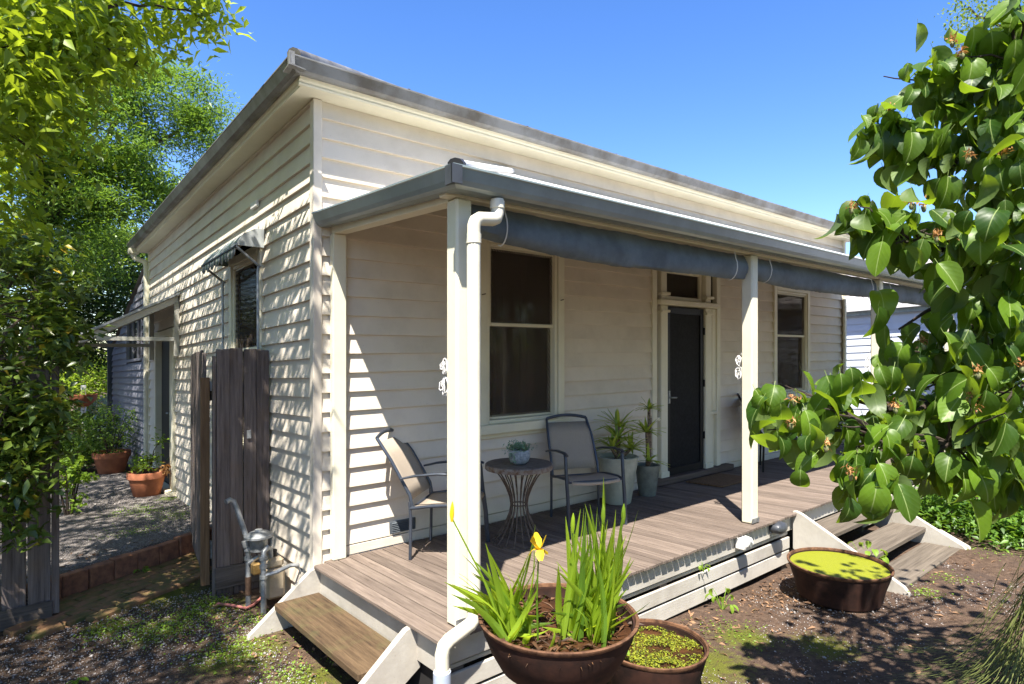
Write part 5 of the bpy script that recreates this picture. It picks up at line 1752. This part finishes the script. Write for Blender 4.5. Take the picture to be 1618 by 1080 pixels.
# birch showing at the upper right
bb = []
for (u_, v_, Z, r_, w_) in ((1600, 60, 9, .5, 1), (1560, 30, 9, .40, .6), (1610, 150, 9, .35, .6), (1640, 20, 9, .6, 1), (1530, 10, 9, .22, .25), (1545, 60, 9, .2, .2), (1660, 200, 9, .6, 1), (1625, 300, 9, .4, .4)):
    q = at(u_, v_, Z); bb.append((*q, r_, r_, r_ * .8, w_))
bt = at(1760, 300, 9.2)
simple_tree('birch_tree', 'small leaved birch showing at the upper right corner', (bt[0], bt[1], gz(bt[0], bt[1])), tuple(at(1730, 150, 9.1)), bb, 4200, .05, .034, M['L_birch'], None, 'diamond', -.6, .14, 16, .2, .12)

# trees behind the camera, seen mirrored in the windows
# dense trees on the left, out of the picture, closing off the sky beside the house
for i, (bx_, by_, lab) in enumerate(((-8.5, -1.5, 'dense tree left of the viewer beyond the fence line'), (-8.0, 4.5, 'dense tree beyond the box elder on the left'), (-5.0, 13.8, 'dense tree at the left rear of the garden'))):
    blobs = [(bx_ + random.uniform(-1.5, 1.5), by_ + random.uniform(-2, 2), random.uniform(.8, 6.2), 1.8, 1.8, 1.3, 1) for _ in range(11)]
    blobs = [b for b in blobs if b[0] + b[3] + (b[2] + b[5]) * inv < -3.0 or b[2] < 3.5]
    simple_tree('boundary_tree', lab, (bx_, by_, gz(bx_, by_)), (bx_, by_, 2.2), blobs, 7000, .26, .15, M['L_dark'], 'trees along the left boundary', 'diamond', -.2, .4, 20, .3, .2)
gl = ['directly behind the viewer', 'right of the viewer', 'far to the right', 'left of the viewer', 'at the far right end', 'deepest in the garden']
for i, (bx_, by_, s_) in enumerate(((2, -13, 1.3), (8, -13, 1.35), (14, -13, 1.3), (-6, -14, 1.4), (20, -10, 1.3), (5, -18, 1.6))):
    blobs = [(bx_ + random.uniform(-2, 2), by_ + random.uniform(-1.5, 1.5), random.uniform(1.2, 5.0) * s_, 1.9 * s_, 1.7 * s_, 1.4 * s_, 1) for _ in range(9)]
    simple_tree('garden_tree', 'broad green garden tree mirrored in the windows, ' + gl[i], (bx_, by_, gz(bx_, by_)), (bx_, by_, 2.2), blobs, 5000, .28, .16, M['L_mid'], 'trees across the garden', 'diamond', -.2, .4, 20, .3, .22)

# ------------------------------------------------------------------ the big leaved quince at the right
random.seed(33)
qb = at(1690, 900, 3.0)
qt = empty('quince_tree', (qb[0], qb[1], gz(qb[0], qb[1]))); tag(qt, 'large leaved fruit tree with withered blossoms reaching in from the right', 'tree')
Q0 = Vector(qt.location)
mb = MB(); tr_top = Vector(at(1665, 560, 2.9)); limb(mb, [(0, 0, -.05), (tr_top - Q0) * .5 + Vector((.04, 0, 0)), tr_top - Q0, Vector(at(1640, 250, 2.8)) - Q0], .07, .035, 10, .015); mb.build('trunk', M['bark'], qt, shear=False, smooth=True)


def qleaf_mesh(seed_, L=1.0, W=.62, curl=.35, cup=.25):
    rnd = random.Random(seed_)
    prof = [(0, .0), (.05, .34), (.16, .72), (.32, .95), (.48, 1.0), (.64, .90), (.80, .64), (.92, .32), (1.0, .0)]
    vs, uvs, fs = [], [], []
    acr = (-1, -.5, 0, .5, 1)
    wav = rnd.uniform(0, 6)
    for t, w in prof:
        xc = math.sin(curl * t * 1.6) / (curl * 1.6); zc = -(1 - math.cos(curl * t * 1.6)) / (curl * 1.6)
        for a_ in acr:
            y_ = a_ * w * W / 2
            z_ = zc + cup * abs(y_) * (1 - .3 * t) + .018 * math.sin(t * 11 + wav + a_ * 2) * abs(a_)
            vs.append((xc, y_, z_)); uvs.append((.5 + a_ * .5 * max(w, .05), t))
    n = len(acr)
    for i in range(len(prof) - 1):
        for j in range(n - 1):
            fs.append((i * n + j, (i + 1) * n + j, (i + 1) * n + j + 1, i * n + j + 1))
    # petiole
    b = len(vs)
    vs += [(-.14, -.008, .05), (-.14, .008, .05), (0.01, .008, 0), (0.01, -.008, 0)]; uvs += [(.5, 0)] * 4
    fs.append((b, b + 3, b + 2, b + 1))
    return np.array(vs), fs, uvs


QL = [qleaf_mesh(i, 1, random.uniform(.50, .72), random.choice((.3, .6, .9, 1.2)) + random.uniform(-.1, .1), random.uniform(.12, .7)) for i in range(12)]
QM = []
for v, f, uvs in QL:
    me = bpy.data.meshes.new('quince_leaf'); me.from_pydata(v.tolist(), [], f)
    ul = me.uv_layers.new(name='UVMap')
    for lp in me.loops: ul.data[lp.index].uv = uvs[lp.vertex_index]
    me.polygons.foreach_set('use_smooth', [True] * len(me.polygons)); me.materials.append(M['L_quince']); QM.append(me)
# clusters of leaves: px, py, depth, number, spread (m)
clus_raw = [(1242, 645, 2.25, 9, .07), (1270, 660, 2.2, 12, .09), (1330, 640, 2.3, 12, .09), (1300, 700, 2.1, 10, .08), (1380, 690, 2.15, 14, .10), (1375, 770, 2.0, 8, .06), (1350, 745, 2.05, 7, .05),
        (1430, 640, 2.3, 14, .11), (1490, 600, 2.3, 16, .12), (1440, 560, 2.4, 14, .11), (1500, 690, 2.2, 16, .11), (1560, 650, 2.1, 16, .12), (1600, 590, 2.1, 14, .11), (1560, 740, 2.15, 14, .11), (1610, 700, 2.05, 14, .11), (1470, 745, 2.2, 10, .08), (1610, 770, 2.1, 9, .08), (1530, 560, 2.3, 12, .1), (1470, 520, 2.45, 10, .08), (1430, 500, 2.5, 7, .05),
        (1560, 480, 2.3, 14, .10), (1610, 450, 2.2, 14, .11), (1600, 520, 2.2, 12, .1), (1520, 440, 2.35, 6, .05),
        (1345, 345, 2.3, 9, .045), (1380, 365, 2.3, 9, .05), (1420, 385, 2.25, 12, .07), (1470, 380, 2.2, 14, .09), (1520, 390, 2.2, 14, .09), (1570, 370, 2.15, 15, .11), (1610, 330, 2.1, 14, .11), (1440, 430, 2.25, 6, .05), (1540, 330, 2.2, 12, .09), (1490, 345, 2.3, 7, .06),
        (1370, 225, 2.4, 10, .05), (1400, 200, 2.4, 9, .05), (1430, 250, 2.4, 12, .07), (1470, 230, 2.3, 14, .09), (1520, 210, 2.25, 16, .11), (1580, 230, 2.2, 16, .12), (1610, 170, 2.15, 15, .11), (1450, 130, 2.4, 10, .06), (1490, 140, 2.35, 13, .08), (1540, 130, 2.3, 14, .09), (1590, 90, 2.2, 13, .09), (1560, 70, 2.3, 8, .06), (1610, 40, 2.2, 10, .07), (1530, 280, 2.25, 13, .1), (1590, 290, 2.2, 13, .1), (1480, 290, 2.35, 8, .06), (1455, 270, 2.4, 6, .04)]
skip = {(1440, 430), (1520, 440), (1430, 500), (1470, 520), (1480, 290), (1455, 270), (1490, 345)}
clus = [(u_ + (14 if v_ < 420 else 4), v_ - 16, Z, n_ * 2.0, sp2 * .88) for (u_, v_, Z, n_, sp2) in clus_raw if (u_, v_) not in skip]
for (u_, v_, Z, n_, sp2) in ((1560, 120, 2.9, 14, .14), (1600, 220, 2.9, 16, .15), (1540, 230, 2.8, 12, .12), (1600, 330, 2.8, 14, .14), (1590, 430, 2.7, 14, .13), (1580, 560, 2.7, 16, .14), (1500, 640, 2.7, 16, .13), (1590, 680, 2.6, 18, .14), (1430, 660, 2.6, 12, .10), (1540, 720, 2.6, 12, .12), (1600, 60, 2.8, 10, .1),
                              (1700, 150, 2.4, 26, .2), (1720, 330, 2.4, 30, .22), (1700, 500, 2.3, 26, .2), (1740, 650, 2.3, 24, .2), (1800, 250, 2.7, 30, .25), (1820, 480, 2.7, 30, .25), (1680, 0, 2.5, 26, .2), (1750, -120, 2.7, 30, .25), (1640, -100, 2.5, 20, .16), (1850, 50, 2.9, 30, .3), (1900, 300, 2.6, 40, .3), (1950, 550, 2.5, 40, .3), (2050, 300, 2.8, 40, .35), (1850, 650, 2.3, 30, .25), (2000, 100, 3.0, 40, .35), (1800, 400, 2.4, 30, .22), (2150, 500, 2.7, 40, .35)):
    clus.append((u_, v_, Z, n_, sp2))
allleaf = []
for (u_, v_, Z, nL, sp2) in clus:
    c_ = at(u_, v_, Z)
    for i in range(int(nL)):
        p = c_ + np.array([random.gauss(0, sp2), random.gauss(0, sp2), random.gauss(0, sp2 * .8)])
        allleaf.append((p, random.choice((random.uniform(.065, .10), random.uniform(.10, .145), random.uniform(.11, .155)))))
allleaf.sort(key=lambda t: -t[1] / (to_px(t[0])[2]))


def leaf_frame(p):
    az = random.uniform(0, 2 * math.pi); el = R(random.gauss(-48, 22))
    a = Vector((math.cos(az) * math.cos(el), math.sin(az) * math.cos(el), math.sin(el)))
    up = Vector((random.gauss(0, .35), random.gauss(0, .35), 1)) + Vector((-LIGHT[0], -LIGHT[1], 0)) * .25
    b = up.cross(a).normalized(); c = a.cross(b)
    return Matrix(((a.x, b.x, c.x), (a.y, b.y, c.y), (a.z, b.z, c.z)))


mv, mf, mu = [], [], []
for i, (p, L) in enumerate(allleaf):
    rot = leaf_frame(p)
    if i < 296:
        o = bpy.data.objects.new('leaf', random.choice(QM)); o.parent = qt
        o.matrix_local = Matrix.Translation(Vector(p) - Q0) @ rot.to_4x4() @ Matrix.Diagonal((L, L, L, 1))
        col.objects.link(o)
    else:
        v, f, uvs = random.choice(QL)
        b = len(mv)
        w_ = (np.array(rot) @ (v * L).T).T + (p - np.array(Q0))
        mv += w_.tolist(); mf += [tuple(b + k for k in q) for q in f]; mu += uvs
me = bpy.data.meshes.new('leaf_mass'); me.from_pydata(mv, [], mf)
ul = me.uv_layers.new(name='UVMap')
li = np.zeros(len(me.loops), dtype=np.int32); me.loops.foreach_get('vertex_index', li)
ul.data.foreach_set('uv', np.array(mu, dtype=np.float32)[li].ravel())
me.polygons.foreach_set('use_smooth', [True] * len(me.polygons))
o = link('leaf_mass', me, M['L_quince_m'], qt); o['kind'] = 'stuff'
# branches
for path_ in ([(1640, 620, 2.7), (1500, 640, 2.4), (1390, 650, 2.3), (1340, 625, 2.35), (1240, 650, 2.25)], [(1640, 560, 2.7), (1540, 570, 2.4), (1400, 690, 2.2), (1370, 760, 2.05)], [(1640, 480, 2.7), (1540, 400, 2.3), (1440, 385, 2.25), (1350, 345, 2.3)],
              [(1600, 480, 2.5), (1500, 470, 2.45), (1420, 520, 2.45)], [(1640, 380, 2.6), (1560, 270, 2.3), (1450, 240, 2.4), (1380, 220, 2.4)], [(1640, 300, 2.5), (1580, 160, 2.3), (1480, 130, 2.35)], [(1640, 250, 2.5), (1620, 100, 2.2), (1600, 40, 2.2)], [(1500, 480, 2.4), (1530, 440, 2.35), (1560, 330, 2.3)], [(1520, 620, 2.4), (1500, 700, 2.2), (1470, 740, 2.2)]):
    mb = MB(); limb(mb, [Vector(at(*q)) - Q0 for q in path_], .016, .004, 7, .008); mb.build('branch', M['twig'], qt, shear=False, smooth=True)
anch = [Vector(at(*q)) for q in ((1500, 640, 2.4), (1390, 650, 2.3), (1540, 570, 2.4), (1540, 400, 2.3), (1440, 385, 2.25), (1560, 270, 2.3), (1450, 240, 2.4), (1580, 160, 2.3), (1620, 100, 2.2), (1600, 480, 2.5), (1500, 700, 2.2), (1400, 690, 2.2), (1600, 330, 2.5), (1600, 620, 2.5))]
for (u_, v_, Z, nL, sp2) in clus:
    c_ = Vector(at(u_, v_, Z)); a_ = min(anch, key=lambda q: (q - c_).length)
    if u_ > 1640:
        a_ = min((Vector(at(1652, 400, 2.85)), Vector(at(1660, 520, 2.88)), Vector(at(1640, 255, 2.8))), key=lambda q: (q - c_).length)
        mb = MB(); limb(mb, [a_ - Q0, a_.lerp(c_, .5) + Vector((0, 0, .06)) - Q0, c_ - Q0], .016, .005, 6, .012); mb.build('branch', M['twig'], qt, shear=False, smooth=True)
        a_ = a_.lerp(c_, .55)
    if (a_ - c_).length < .02: continue
    for q in range(2):
        e_ = c_ + Vector((random.gauss(0, sp2), random.gauss(0, sp2), random.gauss(0, sp2 * .6)))
        mb = MB(); limb(mb, [a_ - Q0, a_.lerp(e_, .5) + Vector((0, 0, .015)) - Q0, e_ - Q0], .006, .0022, 5, .006); mb.build('twig', M['twig'], qt, shear=False, smooth=True)
# withered blossoms and young fruit
for (u_, v_, Z) in ((1255, 628, 2.15), (1250, 665, 2.1), (1305, 700, 2.0), (1345, 745, 1.95), (1310, 635, 2.2), (1535, 625, 2.0), (1545, 585, 2.0), (1460, 540, 2.3), (1480, 370, 2.15), (1505, 378, 2.15), (1345, 325, 2.25), (1410, 172, 2.35), (1505, 62, 2.25), (1520, 80, 2.2), (1530, 245, 2.15), (1587, 240, 2.1), (1615, 575, 2.0), (1415, 640, 2.15), (1540, 640, 2.0), (1440, 318, 2.2), (1460, 322, 2.2), (1600, 385, 2.1)):
    p = at(u_, v_, Z) - np.array(Q0)
    fl_ = empty('withered_flower'); bpy.data.objects.remove(fl_)
    nfl = 26
    pos = p + rng.normal(size=(nfl, 3)) * .008
    V, Fq = leaves(pos, rng.uniform(.012, .022, nfl), .007, 'fold', .3, 2.0)
    o = npmesh('withered_flower', V, Fq, M['dryflower'], qt)
    MB().lathe([(.001, -.015), (.006, -.011), (.009, 0), (.006, .008), (.001, .010)], 8, tuple(p + np.array([0, 0, -.016]))).build('young_fruit', M['fruitlet'], o, shear=False, smooth=True)

# ------------------------------------------------------------------ small stuff on the ground
def on_ground(n, x0, x1, y0, y1):
    x = rng.uniform(x0, x1, n); y = rng.uniform(y0, y1, n)
    zz = ground_level(x, y) - SLOPE * np.clip(y, -7, 14)
    return np.stack([x, y, zz], 1)


def octa(pos, s):
    n = len(pos)
    v = np.array([(1, 0, 0), (-1, 0, 0), (0, 1, 0), (0, -1, 0), (0, 0, .7), (0, 0, -.7)], float)
    f = np.array([(0, 2, 4), (2, 1, 4), (1, 3, 4), (3, 0, 4), (2, 0, 5), (1, 2, 5), (3, 1, 5), (0, 3, 5)])
    Vv = pos[:, None] + v[None] * s[:, None, None] * rng.uniform(.55, 1.25, (n, 6, 1))
    return Vv.reshape(-1, 3), (f[None] + (np.arange(n) * 6)[:, None, None]).reshape(-1, 3)


p = np.concatenate([on_ground(13000, -2.2, -.35, -2.2, 1.2), on_ground(26000, -1.7, 0, 1.7, 7.5), on_ground(9000, .6, 5.5, -4.2, -1.8)])
d_ = EDGE_B - EDGE_A
sdv = (p[:, 0] - EDGE_A[0]) * nn[0] + (p[:, 1] - EDGE_A[1]) * nn[1]
keep = (p[:, 1] < 1.2) | (sdv > .06)
p = p[keep]
V, Fq = octa(p + np.array([0, 0, .001]), rng.uniform(.003, .0075, len(p)) * np.where(rng.random(len(p)) < .03, 2.2, 1))
o = npmesh('gravel', V, Fq, M['pebble']); tag(o, 'loose grey gravel scattered over the garden ground', 'gravel', kind='stuff')
# fallen leaves
p = np.concatenate([on_ground(800, -2.2, -.2, -2.0, 2.4), on_ground(1100, .6, 5.5, -4.0, -1.75), on_ground(500, .9, 3.8, -2.1, -1.74), on_ground(140, -1.4, -.1, 1.4, 2.6), on_ground(160, -.7, -.05, -.6, .7)])
p[:, 2] += .006
V, Fq = leaves(p, rng.choice([.012, .02, .03, .05, .07], len(p)), rng.uniform(.004, .028, len(p)), 'fold', .1, .4)
o = npmesh('leaf_litter', V, Fq, M['litter']); tag(o, 'brown fallen leaves scattered on the dirt', 'leaves', kind='stuff')
# weeds and moss tufts
wp = []
for (cx_, cy_, r_, n) in ((-.62, -.2, .28, 500), (-.85, .5, .3, 700), (-1.2, .75, .2, 300), (-.55, .78, .2, 350), (-.45, -.75, .22, 260), (-.55, 4.1, .35, 500), (-.3, 3.5, .3, 300), (-.8, 3.0, .25, 160), (-.15, 4.6, .15, 200), (-.4, .25, .2, 260), (1.5, -2.05, .25, 200), (2.1, -2.1, .3, 200), (-.7, 2.9, .15, 80), (3.9, -2.75, .12, 120), (4.4, -2.75, .2, 120), (5.5, -2.8, .25, 300)):
    q = np.stack([rng.normal(cx_, r_ * .5, n), rng.normal(cy_, r_ * .5, n), np.zeros(n)], 1)
    q[:, 2] = ground_level(q[:, 0], q[:, 1]) - SLOPE * np.clip(q[:, 1], -7, 14) + rng.uniform(.002, .028, n)
    wp.append(q)
p = np.concatenate(wp)
V, Fq = leaves(p, rng.uniform(.010, .026, len(p)), rng.uniform(.007, .014, len(p)), 'fold', .2, .8)
o = npmesh('weeds', V, Fq, M['L_weed']); tag(o, 'small bright weeds and clover on the ground', 'weeds', kind='stuff')


def seedling(label, x, y, n, L, h_, z0=None):
    t = empty('seedling_plant', (x, y, gz(x, y) if z0 is None else z0)); tag(t, label, 'plant')
    for i in range(n):
        an = i * 2.4 + random.uniform(-.4, .4); el = R(random.uniform(15, 60))
        st = Vector((math.cos(an) * h_ * .5, math.sin(an) * h_ * .5, h_ * random.uniform(.4, 1)))
        MB().tube([(0, 0, 0), st * .6 + Vector((0, 0, .02)), st], .0025, 5).build('stem', M['L_weed'], t, shear=False)
        v, f, uvs = random.choice(QL)
        me = bpy.data.meshes.new('seedling_leaf')
        rot = Matrix.Rotation(an, 3, 'Z') @ Matrix.Rotation(R(random.uniform(0, 40)), 3, 'Y')
        l = L * random.uniform(.7, 1.1)
        me.from_pydata(((np.array(rot) @ (v * l).T).T + np.array(st)).tolist(), [], f)
        me.polygons.foreach_set('use_smooth', [True] * len(me.polygons))
        link('leaf', me, M['L_weed'], t)


seedling('small heart leaved seedling against the deck fascia', 2.42, -1.84, 9, .075, .16)
seedling('leafy seedling growing through the lower front steps', 4.15, -2.22, 16, .09, .26)
seedling('broad leaved seedling between the pedestal bowl and moss bowl', .78, -2.0, 6, .085, .40)
seedling('tiny seedling at the bottom edge of the side path', -1.45, -.05, 7, .05, .06)
seedling('little weed sprouting out of the deck fascia', 2.33, -1.735, 5, .04, .08, float(P(2.33, -1.735, -.20).z))
seedling('grassy weed between the edging bricks', -.82, 2.02, 6, .08, .07)
